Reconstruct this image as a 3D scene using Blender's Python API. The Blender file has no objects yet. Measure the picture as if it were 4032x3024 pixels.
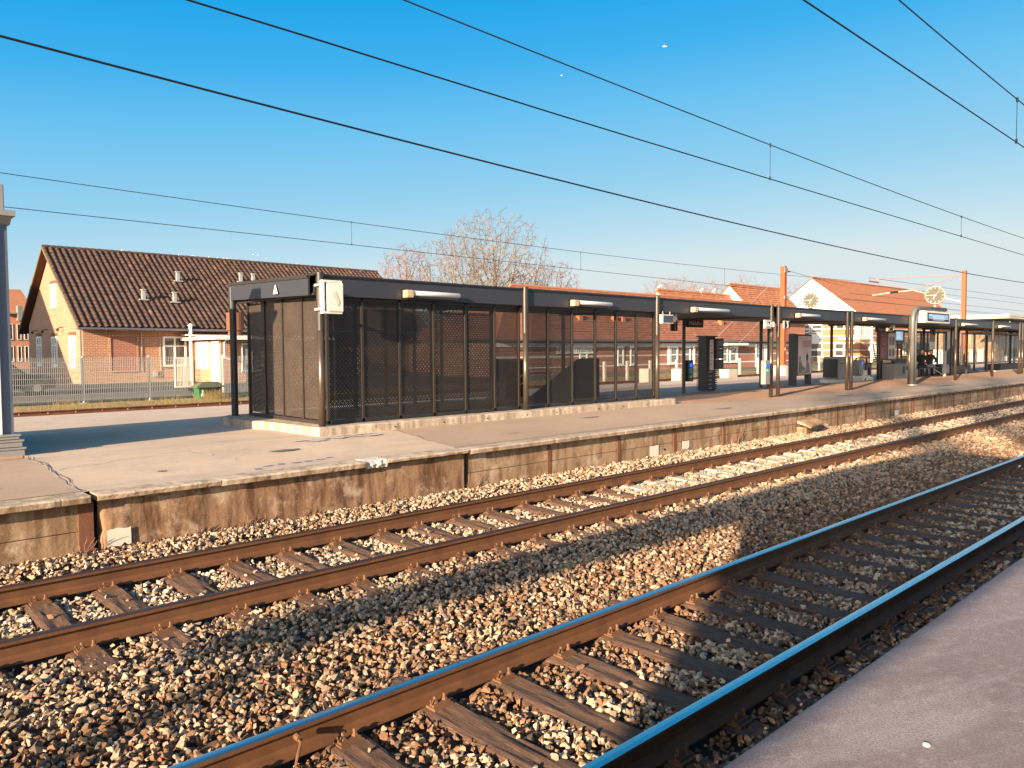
import bpy, bmesh, math, random
import numpy as np
from mathutils import Vector, Matrix, noise as mnoise
PI=math.pi; R=math.radians
rnd=random.Random(7)
scene=bpy.context.scene; COL=scene.collection
# ------------------------------------------------------------------ camera model (metres; X along tracks, Y away over the tracks, Z up, 0 = rail top)
YAW,PITCH,ROLL,FPX,CAMH=0.75446412,0.04426041,-0.00693898,3009.447,2.178665
def cam_axes():
    cy,sy=math.cos(YAW),math.sin(YAW); cp,sp=math.cos(PITCH),math.sin(PITCH)
    f=Vector((sy*cp,cy*cp,-sp)); r=Vector((cy,-sy,0)); u=r.cross(f)
    c,s=math.cos(ROLL),math.sin(ROLL)
    return c*r+s*u,-s*r+c*u,f
CR,CU,CF=cam_axes()
def ray(x,y): return CF+(x-2016)/FPX*CR-(y-1512)/FPX*CU
def onY(x,y,Y):
    d=ray(x,y); t=Y/d[1]; return Vector((d[0]*t,Y,CAMH+d[2]*t))
def onX(x,y,X):
    d=ray(x,y); t=X/d[0]; return Vector((X,d[1]*t,CAMH+d[2]*t))
def onZ(x,y,Z):
    d=ray(x,y); t=(Z-CAMH)/d[2]; return Vector((d[0]*t,d[1]*t,Z))
def sm(a,b,x):
    t=min(1,max(0,(x-a)/(b-a))); return t*t*(3-2*t)
# ------------------------------------------------------------------ object helpers
OFF={}
def tag(o,label=None,cat=None,group=None,kind=None):
    if label: o['label']=label
    if cat: o['category']=cat
    if group: o['group']=group
    if kind: o['kind']=kind
    return o
def thing(name,loc,label,cat,group=None):
    o=bpy.data.objects.new(name,None); COL.objects.link(o); o.location=loc; o.empty_display_size=.2
    OFF[o.name]=Vector(loc); return tag(o,label,cat,group)
def copy_tree(o,parent=None):
    c=o.copy(); COL.objects.link(c)
    if parent is not None:
        c.parent=parent
    for ch in o.children: copy_tree(ch,c)
    return c
class MB:
    def __init__(s): s.v=[]; s.f=[]; s.mi=[]; s.cur=0
    def add(s,vs,fs):
        n=len(s.v); s.v+= [tuple(v) for v in vs]; s.f+=[tuple(i+n for i in f) for f in fs]; s.mi+=[s.cur]*len(fs); return s
    def box(s,x0,y0,z0,x1,y1,z1):
        if x0>x1:x0,x1=x1,x0
        if y0>y1:y0,y1=y1,y0
        if z0>z1:z0,z1=z1,z0
        return s.add([(x0,y0,z0),(x1,y0,z0),(x1,y1,z0),(x0,y1,z0),(x0,y0,z1),(x1,y0,z1),(x1,y1,z1),(x0,y1,z1)],
            [(0,3,2,1),(4,5,6,7),(0,1,5,4),(1,2,6,5),(2,3,7,6),(3,0,4,7)])
    def cbox(s,c,sz,rz=0,rx=0,ry=0):
        m=Matrix.Rotation(rz,3,'Z')@Matrix.Rotation(ry,3,'Y')@Matrix.Rotation(rx,3,'X'); c=Vector(c)
        a,b,d=[k/2 for k in sz]
        vs=[c+m@Vector(q) for q in [(-a,-b,-d),(a,-b,-d),(a,b,-d),(-a,b,-d),(-a,-b,d),(a,-b,d),(a,b,d),(-a,b,d)]]
        return s.add(vs,[(0,3,2,1),(4,5,6,7),(0,1,5,4),(1,2,6,5),(2,3,7,6),(3,0,4,7)])
    def cyl(s,a,b,r,n=12,r2=None,cap=True):
        a=Vector(a); b=Vector(b); r2=r if r2 is None else r2
        d=(b-a).normalized(); t=Vector((0,0,1)) if abs(d.z)<.9 else Vector((1,0,0))
        u=d.cross(t).normalized(); w=d.cross(u)
        vs=[]
        for p,rr in ((a,r),(b,r2)):
            for i in range(n):
                an=2*PI*i/n; vs.append(p+u*math.cos(an)*rr+w*math.sin(an)*rr)
        fs=[(i,(i+1)%n,n+(i+1)%n,n+i) for i in range(n)]
        if cap: fs+=[tuple(reversed(range(n))),tuple(range(n,2*n))]
        return s.add(vs,fs)
    def tube(s,pts,r,n=8):
        pts=[Vector(p) for p in pts]; rings=[]; prev=None; vs=[]; fs=[]
        for i,p in enumerate(pts):
            d=(pts[min(i+1,len(pts)-1)]-pts[max(i-1,0)]).normalized()
            if prev is None:
                t=Vector((0,0,1)) if abs(d.z)<.9 else Vector((1,0,0)); u=d.cross(t).normalized()
            else: u=(prev-d*prev.dot(d)).normalized()
            prev=u; w=d.cross(u); rr=r[i] if hasattr(r,'__len__') else r
            for k in range(n):
                an=2*PI*k/n; vs.append(p+u*math.cos(an)*rr+w*math.sin(an)*rr)
        for i in range(len(pts)-1):
            for k in range(n): fs.append((i*n+k,i*n+(k+1)%n,(i+1)*n+(k+1)%n,(i+1)*n+k))
        fs+=[tuple(reversed(range(n))),tuple(range((len(pts)-1)*n,len(pts)*n))]
        return s.add(vs,fs)
    def prism(s,poly,h):  # poly: list of 3D pts, h: extrusion vector
        n=len(poly); h=Vector(h); vs=[Vector(p) for p in poly]+[Vector(p)+h for p in poly]
        return s.add(vs,[tuple(reversed(range(n))),tuple(range(n,2*n))]+[(i,(i+1)%n,n+(i+1)%n,n+i) for i in range(n)])
    def quad(s,*p): return s.add(p,[tuple(range(len(p)))])
    def frame(s,x0,z0,x1,z1,y,t,d):  # rectangular frame in XZ plane
        s.box(x0,y,z0,x0+t,y+d,z1); s.box(x1-t,y,z0,x1,y+d,z1); s.box(x0+t,y,z0,x1-t,y+d,z0+t); s.box(x0+t,y,z1-t,x1-t,y+d,z1); return s
    def build(s,name,mat,parent=None,smooth=False,bevel=0,fixn=True,loc=None):
        me=bpy.data.meshes.new(name)
        V=np.array(s.v,dtype=float)
        if parent is not None: off=OFF[parent.name]
        else:
            if loc is None: off=Vector(((V[:,0].min()+V[:,0].max())/2,(V[:,1].min()+V[:,1].max())/2,V[:,2].min()))
            else: off=Vector(loc)
        V=V-np.array(off)
        me.from_pydata(V.tolist(),[],s.f)
        mats=mat if isinstance(mat,(list,tuple)) else [mat]
        for m in mats: me.materials.append(m)
        if len(mats)>1: me.polygons.foreach_set('material_index',s.mi)
        if fixn:
            bm=bmesh.new(); bm.from_mesh(me); bmesh.ops.recalc_face_normals(bm,faces=bm.faces); bm.to_mesh(me); bm.free()
        if smooth: me.polygons.foreach_set('use_smooth',[True]*len(me.polygons))
        me.update()
        o=bpy.data.objects.new(name,me); COL.objects.link(o)
        if parent is not None: o.parent=parent
        else: o.location=off
        OFF[o.name]=Vector(off)
        if bevel:
            b=o.modifiers.new('b','BEVEL'); b.width=bevel; b.segments=2; b.limit_method='ANGLE'; b.angle_limit=R(40)
        return o
def text_mesh(name,txt,size,mat,parent,origin,xdir,updir,ext=.004,align='CENTER'):
    cu=bpy.data.curves.new(name,'FONT'); cu.body=txt; cu.size=size; cu.extrude=ext; cu.align_x=align; cu.align_y='CENTER'
    t=bpy.data.objects.new(name+'_src',cu); COL.objects.link(t)
    bpy.context.view_layer.update()
    me=bpy.data.meshes.new_from_object(t.evaluated_get(bpy.context.evaluated_depsgraph_get()))
    bpy.data.objects.remove(t)
    X=Vector(xdir).normalized(); U=Vector(updir).normalized(); N=X.cross(U)
    m=Matrix((X,U,N)).transposed().to_4x4(); m.translation=Vector(origin)-OFF[parent.name]
    me.transform(m); me.materials.clear(); me.materials.append(mat); me.name=name
    o=bpy.data.objects.new(name,me); COL.objects.link(o); o.parent=parent; OFF[o.name]=OFF[parent.name]
    return o
# ------------------------------------------------------------------ materials
class NT:
    def __init__(s,name):
        s.m=bpy.data.materials.new(name); s.m.use_nodes=True; s.t=s.m.node_tree; s.n=s.t.nodes; s.l=s.t.links
        s.b=s.n['Principled BSDF']; s.out=s.n['Material Output']
    def new(s,t,**k):
        x=s.n.new(t)
        for a,b in k.items(): setattr(x,a,b)
        return x
    def link(s,a,b): s.l.new(a,b)
    def pos(s): 
        if not hasattr(s,'_p'): s._p=s.new('ShaderNodeNewGeometry').outputs['Position']
        return s._p
    def map(s,scale,src=None,rot=(0,0,0),loc=(0,0,0)):
        m=s.new('ShaderNodeMapping'); s.link(src or s.pos(),m.inputs['Vector']); m.inputs['Scale'].default_value=scale; m.inputs['Rotation'].default_value=rot; m.inputs['Location'].default_value=loc
        return m.outputs[0]
    def noise(s,scale,detail=5,rough=.6,src=None,vec=None,out='Fac'):
        n=s.new('ShaderNodeTexNoise'); s.link(vec or src or s.pos(),n.inputs['Vector']); n.inputs['Scale'].default_value=scale; n.inputs['Detail'].default_value=detail; n.inputs['Roughness'].default_value=rough
        return n.outputs[out]
    def ramp(s,fac,stops,interp='LINEAR'):
        r=s.new('ShaderNodeValToRGB'); s.link(fac,r.inputs[0]); e=r.color_ramp.elements; r.color_ramp.interpolation=interp
        while len(e)<len(stops): e.new(.5)
        for i,(p,c) in enumerate(stops):
            e[i].position=p; e[i].color=(c,c,c,1) if not hasattr(c,'__len__') else (*c,1)
        return r.outputs[0]
    def mix(s,fac,a,b,mode='MIX'):
        m=s.new('ShaderNodeMix',data_type='RGBA',blend_type=mode)
        for i,v in ((0,fac),(6,a),(7,b)):
            if hasattr(v,'is_output') or isinstance(v,bpy.types.NodeSocket): s.link(v,m.inputs[i])
            elif i==0: m.inputs[i].default_value=v
            else: m.inputs[i].default_value=(*v,1) if len(v)==3 else v
        return m.outputs[2]
    def math(s,op,a,b=None):
        m=s.new('ShaderNodeMath',operation=op)
        for i,v in ((0,a),(1,b)):
            if v is None: continue
            if isinstance(v,bpy.types.NodeSocket): s.link(v,m.inputs[i])
            else: m.inputs[i].default_value=v
        return m.outputs[0]
    def bump(s,h,strength,dist=.01):
        b=s.new('ShaderNodeBump'); b.inputs['Strength'].default_value=strength; b.inputs['Distance'].default_value=dist; s.link(h,b.inputs['Height'])
        if s.b.inputs['Normal'].is_linked: s.link(s.b.inputs['Normal'].links[0].from_socket,b.inputs['Normal'])
        s.link(b.outputs[0],s.b.inputs['Normal']); return b
    def color(s,c):
        if isinstance(c,bpy.types.NodeSocket): s.link(c,s.b.inputs['Base Color'])
        else: s.b.inputs['Base Color'].default_value=(*c,1)
    def set(s,rough=None,metal=None,spec=None):
        if rough is not None: s.b.inputs['Roughness'].default_value=rough
        if metal is not None: s.b.inputs['Metallic'].default_value=metal
        if spec is not None: s.b.inputs['Specular IOR Level'].default_value=spec
def simple(name,c,rough=.6,metal=0,var=.25,scale=3.,bump=.1,bs=60.,c2=None,spec=None):
    t=NT(name); c2=c2 or tuple(k*(1-var) for k in c)
    n=t.noise(scale,6,.65); n2=t.noise(scale*9,4,.6)
    f=t.mix(.4,t.ramp(n,[(.3,0.),(.7,1.)]),t.ramp(n2,[(.3,0.),(.7,1.)]))
    t.color(t.mix(f,c,c2)); t.set(rough,metal,spec)
    if bump: t.bump(t.noise(bs,4,.6),bump,.01)
    return t.m
def vec_xz(t,a,b,sc=(1,1,1)):
    sp=t.new('ShaderNodeSeparateXYZ'); t.link(t.pos(),sp.inputs[0]); cb=t.new('ShaderNodeCombineXYZ')
    t.link(sp.outputs[a],cb.inputs[0]); t.link(sp.outputs[b],cb.inputs[1]); return cb.outputs[0]
def brick(name,a,b,c1,c2,mortar,row=.1,wid=.27,ms=.018,bands=None):
    t=NT(name); v=vec_xz(t,a,b)
    bt=t.new('ShaderNodeTexBrick'); t.link(v,bt.inputs['Vector']); bt.inputs['Scale'].default_value=1
    bt.inputs['Brick Width'].default_value=wid; bt.inputs['Row Height'].default_value=row; bt.inputs['Mortar Size'].default_value=ms; bt.inputs['Mortar Smooth'].default_value=.2; bt.inputs['Bias'].default_value=-.1
    bt.inputs['Color1'].default_value=(*c1,1); bt.inputs['Color2'].default_value=(*c2,1); bt.inputs['Mortar'].default_value=(*mortar,1)
    n=t.noise(1.2,5,.6); n3=t.noise(14,3,.6)
    c=t.mix(t.math('MULTIPLY',t.ramp(n3,[(.35,0.),(.75,1.)]),.45),bt.outputs[0],tuple(k*.45 for k in c2))
    c=t.mix(t.math('MULTIPLY',t.ramp(n,[(.35,0.),(.7,1.)]),.25),c,tuple(k*.55 for k in c1))
    t.color(c); t.set(.85); 
    inv=t.math('SUBTRACT',1.,bt.outputs['Fac']); t.bump(inv,.6,.012)
    return t.m
M={}
M['wood']=None
def m_wood():
    t=NT('sleeper_wood'); v=t.map((9,1.1,9)); n=t.noise(6,8,.7,vec=v); n2=t.noise(2.5,4,.6)
    c=t.ramp(n,[(.25,(.03,.015,.009)),(.5,(.16,.082,.048)),(.75,(.28,.165,.105))]); c=t.mix(t.math('MULTIPLY',n2,.5),c,(.09,.045,.025)); t.color(c); t.set(.8)
    v2=t.map((26,1.6,20)); n3=t.noise(5,6,.75,vec=v2); t.bump(t.ramp(n3,[(.35,0.),(.55,1.)]),.9,.012); return t.m
M['wood']=m_wood()
def m_rust(name,c1,c2,c3,rough=.75):
    t=NT(name); n=t.noise(5,7,.65); n2=t.noise(60,4,.6)
    c=t.ramp(n,[(.3,c1),(.55,c2),(.8,c3)]); c=t.mix(t.math('MULTIPLY',n2,.35),c,c1); t.color(c); t.set(rough); t.bump(n2,.25,.004); return t.m
M['rail']=m_rust('rusty_rail_steel',(.085,.033,.012),(.14,.055,.018),(.185,.078,.027))
M['clip']=m_rust('rusty_fastener',(.09,.038,.016),(.17,.078,.036),(.24,.12,.06))
M['railrear']=m_rust('dark_rusty_rail',(.08,.025,.012),(.15,.05,.02),(.22,.085,.035))
def m_head(name,c,rough,met):
    t=NT(name); v=t.map((.6,60,1)); n=t.noise(3,5,.6,vec=v); t.color(t.mix(t.math('MULTIPLY',n,.4),c,tuple(k*.55 for k in c))); t.set(rough,met)
    r=t.new('ShaderNodeMapRange'); t.link(n,r.inputs[0]); r.inputs[3].default_value=rough*.7; r.inputs[4].default_value=rough*1.4; t.link(r.outputs[0],t.b.inputs['Roughness']); return t.m
M['head']=m_head('polished_rail_head',(.84,.77,.72),.26,1.)
M['head2']=m_head('dull_rail_head',(.13,.08,.07),.42,.75)
def m_wall(name,base,dark,pale,streak=.5):
    t=NT(name); v=t.map((3.2,3.2,.5)); ns=t.noise(2.2,6,.65,vec=v); n=t.noise(2.4,7,.7); n2=t.noise(35,5,.65)
    c=t.mix(t.ramp(ns,[(.42,0.),(.60,1.)]),base,dark); c=t.mix(t.math('MULTIPLY',t.ramp(n,[(.52,0.),(.66,1.)]),.85),c,pale)
    c=t.mix(t.math('MULTIPLY',t.ramp(n2,[(.5,0.),(.8,1.)]),.35),c,dark)
    vc=t.new('ShaderNodeTexVoronoi',feature='DISTANCE_TO_EDGE'); t.link(t.noise(1.3,5,.6,out='Color'),vc.inputs['Vector']); vc.inputs['Scale'].default_value=3.
    cr=t.ramp(vc.outputs['Distance'],[(0.,1.),(.008,0.)]); c=t.mix(t.math('MULTIPLY',cr,.55),c,(.03,.015,.008))
    t.color(c); t.set(.9); t.bump(n2,.35,.012); t.bump(n,.3,.03); return t.m
M['wall_old']=m_wall('old_stained_concrete_wall',(.29,.165,.092),(.11,.05,.022),(.50,.36,.25))
M['wall_panel']=m_wall('stained_concrete_panel',(.33,.21,.125),(.17,.095,.045),(.48,.36,.25))
M['wall_post']=simple('rust_brown_wall_post',(.20,.075,.035),.85,var=.4,scale=4,bump=.3)
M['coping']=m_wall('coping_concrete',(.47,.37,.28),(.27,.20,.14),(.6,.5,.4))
M['coping_front']=m_wall('darker_coping_front',(.36,.25,.165),(.20,.125,.075),(.5,.38,.28))  # front and underside of the coping, darker and browner than its top
M['white_paint']=simple('worn_white_paint',(.72,.64,.53),.8,var=.18,scale=14,bump=.2)
M['white_patch']=simple('fresh_broken_concrete',(.66,.60,.53),.9,var=.3,scale=9,bump=.6,bs=30)
M['blue_paint']=simple('blue_chalk_paint',(.16,.20,.42),.8,var=.4,scale=20,bump=0)
def m_plat():
    t=NT('platform_concrete'); n=t.noise(.9,7,.62); n2=t.noise(45,5,.6); v=t.map((.5,2.2,1)); n3=t.noise(1.4,6,.65,vec=v); n4=t.noise(240,2,.5)
    c=t.mix(t.ramp(n,[(.35,0.),(.68,1.)]),(.60,.455,.335),(.48,.37,.275)); c=t.mix(t.math('MULTIPLY',t.ramp(n3,[(.5,0.),(.7,1.)]),.6),c,(.64,.51,.40))
    c=t.mix(t.math('MULTIPLY',n2,.35),c,(.33,.25,.19)); c=t.mix(t.math('MULTIPLY',t.ramp(n4,[(.55,0.),(.8,1.)]),.3),c,(.2,.17,.14)); n5=t.noise(2.2,8,.75); c=t.mix(t.math('MULTIPLY',t.ramp(n5,[(.52,0.),(.60,1.)]),.28),c,(.34,.27,.21)); n6=t.noise(7,3,.5); c=t.mix(t.ramp(n6,[(.72,0.),(.735,.55)]),c,(.25,.2,.16)); t.color(c); t.set(.9); t.bump(n2,.3,.006); t.bump(n3,.25,.02); return t.m
M['plat']=m_plat()
def m_asph(name,a,b,sp=.4,gl=.8):
    t=NT(name); n=t.noise(.55,6,.6); n2=t.noise(150,3,.6); n3=t.noise(14,5,.6)
    c=t.mix(t.ramp(n,[(.35,0.),(.7,1.)]),a,b); c=t.mix(t.math('MULTIPLY',t.ramp(n3,[(.45,0.),(.75,1.)]),.3),c,tuple(k*.7 for k in b)); c=t.mix(t.math('MULTIPLY',t.ramp(n2,[(.5,0.),(.75,1.)]),sp),c,tuple(min(1,k*1.9) for k in a)); t.color(c); t.set(gl); t.bump(n2,.35,.004); return t.m
M['asph']=m_asph('worn_asphalt',(.42,.30,.215),(.34,.245,.175))
M['road']=m_asph('shadow_toned_road_asphalt',(.034,.03,.03),(.024,.021,.022))  # asphalt colour lowered to hold the shadow lying over the road
M['pav']=brick('red_brown_pavers',0,1,(.60,.33,.20),(.50,.27,.165),(.40,.27,.18),row=.1,wid=.2,ms=.006)
def m_near():
    t=NT('near_platform_asphalt'); n=t.noise(.8,6,.65); n2=t.noise(85,5,.75); v=t.map((1,1,1),rot=(0,0,.35)); v=t.map((.35,2.0,1),src=v); n3=t.noise(1.6,7,.7,vec=v); n4=t.noise(12,5,.7)
    c=t.mix(t.ramp(n,[(.35,0.),(.65,1.)]),(.255,.20,.20),(.205,.16,.16)); c=t.mix(t.math('MULTIPLY',t.ramp(n3,[(.46,0.),(.66,1.)]),.9),c,(.35,.305,.31)); c=t.mix(t.math('MULTIPLY',t.ramp(n4,[(.52,0.),(.66,1.)]),.6),c,(.38,.33,.33))
    c=t.mix(t.math('MULTIPLY',t.ramp(n2,[(.44,0.),(.60,1.)]),.6),c,(.17,.125,.115)); t.color(c); t.set(.85); t.bump(n2,.8,.006); return t.m
M['near']=m_near()
M['bed']=simple('gap_shade_bed_dirt',(.12,.075,.05),.95,var=.6,scale=6,bump=.8,bs=22)  # dirt kept dark to carry the shade in gaps between stones
M['earth']=m_asph('rear_ground_gravel',(.26,.21,.15),(.20,.16,.11),.5,.95)
def m_grass():
    t=NT('dry_grass_verge'); n=t.noise(1.3,7,.7); n2=t.noise(9,6,.7); c=t.ramp(n2,[(.3,(.11,.08,.035)),(.5,(.32,.215,.095)),(.68,(.46,.33,.17)),(.8,(.33,.25,.17))]); c=t.mix(t.ramp(n,[(.45,0.),(.62,.8)]),c,(.19,.15,.05)); t.color(c); t.set(.95); t.bump(n2,1.,.08); return t.m
M['grass']=m_grass()
M['blade']=simple('dry_grass_blades',(.46,.32,.13),.8,var=.6,scale=5,bump=0,c2=(.24,.18,.07))
M['field']=simple('far_ground',(.14,.12,.06),.95,var=.4,scale=.3,bump=0)
# metals and paints
M['black']=simple('charcoal_painted_steel',(.028,.027,.030),.42,.0,var=.3,scale=6,bump=.03)
M['fascia']=simple('dark_grey_fascia',(.036,.037,.046),.45,.0,var=.18,scale=1.2,bump=.03,bs=25)
M['coltop']=simple('charcoal_column',(.045,.036,.03),.35,.2,var=.2,scale=5,bump=.04)
M['steel']=simple('worn_galvanised_steel',(.13,.10,.075),.36,.6,var=.3,scale=9,bump=.06)
M['galv']=simple('pale_galvanised',(.5,.49,.46),.5,.4,var=.2,scale=8,bump=.03)
M['grey']=simple('light_grey_paint',(.25,.24,.235),.5,.0,var=.15,scale=3,bump=.03)
M['postgrey']=simple('post_grey_paint',(.13,.125,.115),.45,0,var=.15,scale=3,bump=.02)
M['midgrey']=simple('mid_grey_cabinet',(.20,.195,.18),.5,.0,var=.2,scale=4,bump=.03)
M['bluegrey']=simple('blue_grey_steel',(.10,.12,.165),.5,.0,var=.2,scale=4,bump=.05)
M['white']=simple('white_paint_clean',(.78,.76,.72),.5,0,var=.08,scale=3,bump=.02)
M['cream']=simple('faded_cream_plastic',(.74,.69,.58),.5,0,var=.12,scale=6,bump=.02)
M['smudge']=simple('faded_mark',(.62,.56,.46),.6,0,var=.12,scale=6,bump=0)
M['lampend']=simple('yellowed_lamp_end',(.62,.50,.33),.45,0,var=.5,scale=22,bump=.05,c2=(.4,.2,.08))
M['lampglass']=simple('lamp_diffuser',(.62,.62,.62),.22,0,var=.1,scale=4,bump=0)
M['mast']=simple('orange_brown_mast',(.33,.075,.016),.6,0,var=.2,scale=3,bump=.05)
M['mastbase']=simple('pale_concrete_base',(.55,.47,.38),.9,var=.25,scale=6,bump=.3)
M['wire']=simple('overhead_wire',(.022,.022,.028),.5,.5,var=.1,bump=0)
M['wire2']=simple('contact_wire_blue_grey',(.04,.05,.075),.5,.4,var=.1,bump=0)
M['arm']=simple('reddish_cantilever_tube',(.34,.22,.19),.5,.2,var=.2,bump=0)
M['insul']=simple('brown_insulator',(.10,.025,.025),.3,0,var=.2,bump=0)
M['blackplastic']=simple('black_insulator',(.015,.015,.017),.3,0,var=.2,bump=0)
M['screen']=simple('dark_display',(.035,.05,.075),.15,0,var=.1,bump=0)
M['screenlit']=None
def m_emit(name,c,s):
    t=NT(name); t.color((.02,.02,.02)); t.b.inputs['Emission Color'].default_value=(*c,1); t.b.inputs['Emission Strength'].default_value=s; t.set(.2); return t.m
M['screenlit']=m_emit('lit_display',(.16,.27,.40),.45); M['screenline']=m_emit('display_text',(.6,.7,.8),.45); M['blue']=m_emit('blue_reader_light',(.0,.12,.9),.5)
M['cyan']=simple('cyan_label',(.02,.30,.55),.4,var=.05,bump=0); M['green']=simple('green_label',(.05,.42,.14),.4,var=.1,bump=0); M['greens']=simple('pale_green_label',(.2,.5,.28),.4,var=.1,bump=0)
M['red']=simple('red_poster',(.22,.02,.025),.4,var=.3,scale=5,bump=0); M['redlt']=simple('poster_pale_red',(.5,.22,.2),.5,var=.1,bump=0); M['redban']=simple('red_banner',(.55,.03,.035),.5,var=.2,bump=0)
M['binx']=simple('green_grit_bin',(.035,.14,.055),.45,0,var=.3,scale=5,bump=.04); M['binlid']=simple('weathered_bin_lid',(.09,.13,.09),.6,0,var=.6,scale=6,bump=.05,c2=(.10,.07,.045))
M['ink']=simple('black_ink',(.012,.012,.012),.5,0,var=.1,bump=0)
M['poster']=simple('poster_pink_grey',(.72,.62,.60),.3,var=.12,scale=3,bump=0); M['poster2']=simple('poster_purple_band',(.52,.34,.34),.3,var=.2,scale=4,bump=0); M['posterskin']=simple('poster_skin',(.42,.25,.17),.35,var=.1,bump=0); M['posteryel']=simple('poster_yellow',(.45,.32,.10),.35,var=.1,bump=0)
M['cfacew']=simple('clock_face',(.115,.105,.085),.9,var=.06,bump=0,spec=.0); M['chand']=simple('clock_marks_white',(.42,.40,.34),.9,var=.05,bump=0)
M['handdark']=M['chand']
def m_glass(name,c,alpha,rough=.05):
    t=NT(name); t.color(c); t.set(rough,0,.5); t.b.inputs['Alpha'].default_value=alpha; return t.m
M['glass']=m_glass('shelter_glass',(.20,.22,.22),.22); M['winglass']=simple('dark_window_glass',(.03,.028,.03),.08,0,var=.4,scale=2,bump=0,c2=(.10,.09,.085)); M['paneglass']=simple('curtained_window_glass',(.33,.33,.31),.15,0,var=.6,scale=3,bump=0,c2=(.09,.09,.09))
M['panel_glass']=m_glass('brown_tinted_glass',(.05,.04,.035),.72,.1)
# perforated sheet: staggered holes, metal between them
def m_perf(name,a,b,pitch,hole,col):
    t=NT(name); v=vec_xz(t,a,b); sp=t.new('ShaderNodeSeparateXYZ'); t.link(v,sp.inputs[0])
    u=t.math('DIVIDE',sp.outputs[0],pitch); w=t.math('DIVIDE',sp.outputs[1],pitch*.55)
    row=t.math('FLOOR',w); odd=t.math('MODULO',t.math('ABSOLUTE',row),2.); u=t.math('ADD',u,t.math('MULTIPLY',odd,.5))
    fu=t.math('SUBTRACT',t.math('FRACT',u),.5); fw=t.math('SUBTRACT',t.math('FRACT',w),.5)
    d=t.math('SQRT',t.math('ADD',t.math('POWER',fu,2.),t.math('POWER',t.math('MULTIPLY',fw,.8),2.)))
    solid=t.math('GREATER_THAN',d,hole)
    t.link(solid,t.b.inputs['Alpha'])
    n=t.noise(3,6,.7); z=t.noise(22,4,.7)
    c=t.mix(t.ramp(n,[(.3,0.),(.7,1.)]),col,tuple(k*.6 for k in col)); c=t.mix(t.math('MULTIPLY',t.ramp(z,[(.6,0.),(.75,1.)]),.35),c,tuple(min(1,k*3) for k in col))
    t.color(c); t.set(.55); return t.m
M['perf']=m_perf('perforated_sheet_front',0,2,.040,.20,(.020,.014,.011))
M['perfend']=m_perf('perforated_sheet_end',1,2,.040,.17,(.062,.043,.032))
M['perfr']=m_perf('perforated_sheet_rear',0,2,.033,.24,(.020,.014,.011))
M['perf2']=m_perf('perforated_sheet_clear',0,2,.026,.33,(.018,.012,.010))
# building materials
M['brk_f']=brick('yellow_red_brick_front',0,2,(.42,.175,.095),(.34,.13,.07),(.54,.38,.25),row=.105,wid=.30,ms=.016)
M['brk_g']=brick('yellow_red_brick_gable',1,2,(.42,.205,.11),(.34,.145,.08),(.50,.36,.24),row=.105,wid=.30,ms=.016)
M['brk_r']=brick('red_brick_low_house',0,2,(.36,.125,.075),(.30,.095,.06),(.44,.30,.22),row=.11,wid=.34,ms=.012)
M['brk_o']=brick('orange_brick_tall_house',0,2,(.47,.18,.095),(.42,.15,.08),(.50,.30,.2),row=.12,wid=.36,ms=.01)
M['brk_og']=brick('orange_brick_gable_end',1,2,(.50,.20,.10),(.45,.17,.085),(.52,.3,.2),row=.12,wid=.36,ms=.01)
M['trim']=simple('white_trim',(.76,.73,.68),.6,0,var=.08,scale=2,bump=0)
def m_tile(name,c1,c2,c3,moss):
    t=NT(name); n=t.noise(1.2,6,.65); v=t.map((2.6,2.4,2.4)); w=t.new('ShaderNodeTexWhiteNoise',noise_dimensions='3D')
    vf=t.new('ShaderNodeVectorMath',operation='FLOOR'); t.link(v,vf.inputs[0]); t.link(vf.outputs[0],w.inputs[0])
    c=t.ramp(w.outputs[0],[(0.,c1),(.6,c2),(.975,c2),(1.,c3)]); c=t.mix(t.math('MULTIPLY',t.ramp(n,[(.4,0.),(.75,1.)]),.55),c,c1)
    n2=t.noise(5,7,.75); c=t.mix(t.ramp(n2,[(.66,0.),(.74,.8)]),c,moss); t.color(c); t.set(.75); t.bump(t.noise(30,4,.6),.2,.02); return t.m
M['tile']=m_tile('dark_brown_pantiles',(.05,.028,.019),(.088,.047,.031),(.20,.09,.05),(.16,.14,.11))
M['tilered']=m_tile('red_roof_tiles',(.26,.10,.055),(.32,.125,.065),(.38,.165,.09),(.22,.15,.06))
M['tileorg']=m_tile('orange_red_roof_tiles',(.36,.135,.06),(.42,.165,.075),(.48,.2,.1),(.40,.22,.12))
M['soffit']=simple('dark_wood_soffit',(.09,.035,.018),.7,0,var=.3,scale=5,bump=.1)
M['barge']=simple('mossy_barge_board',(.16,.12,.06),.8,0,var=.4,scale=6,bump=.2)
M['gutter']=simple('zinc_gutter',(.22,.22,.23),.4,.5,var=.2,scale=5,bump=.03)
M['conc']=simple('beige_concrete',(.50,.44,.35),.85,0,var=.15,scale=1,bump=.1)
M['darkband']=simple('dark_soffit_band',(.05,.04,.04),.6,0,var=.2,bump=0)
M['twig']=simple('sunlit_bark',(.22,.145,.095),.85,0,var=.3,scale=2,bump=0,c2=(.14,.09,.06))
M['twigr']=simple('reddish_twigs',(.25,.12,.07),.85,0,var=.3,scale=2,bump=0,c2=(.19,.11,.075))
M['bark']=simple('tree_bark',(.25,.19,.13),.9,0,var=.4,scale=8,bump=.4)
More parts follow.
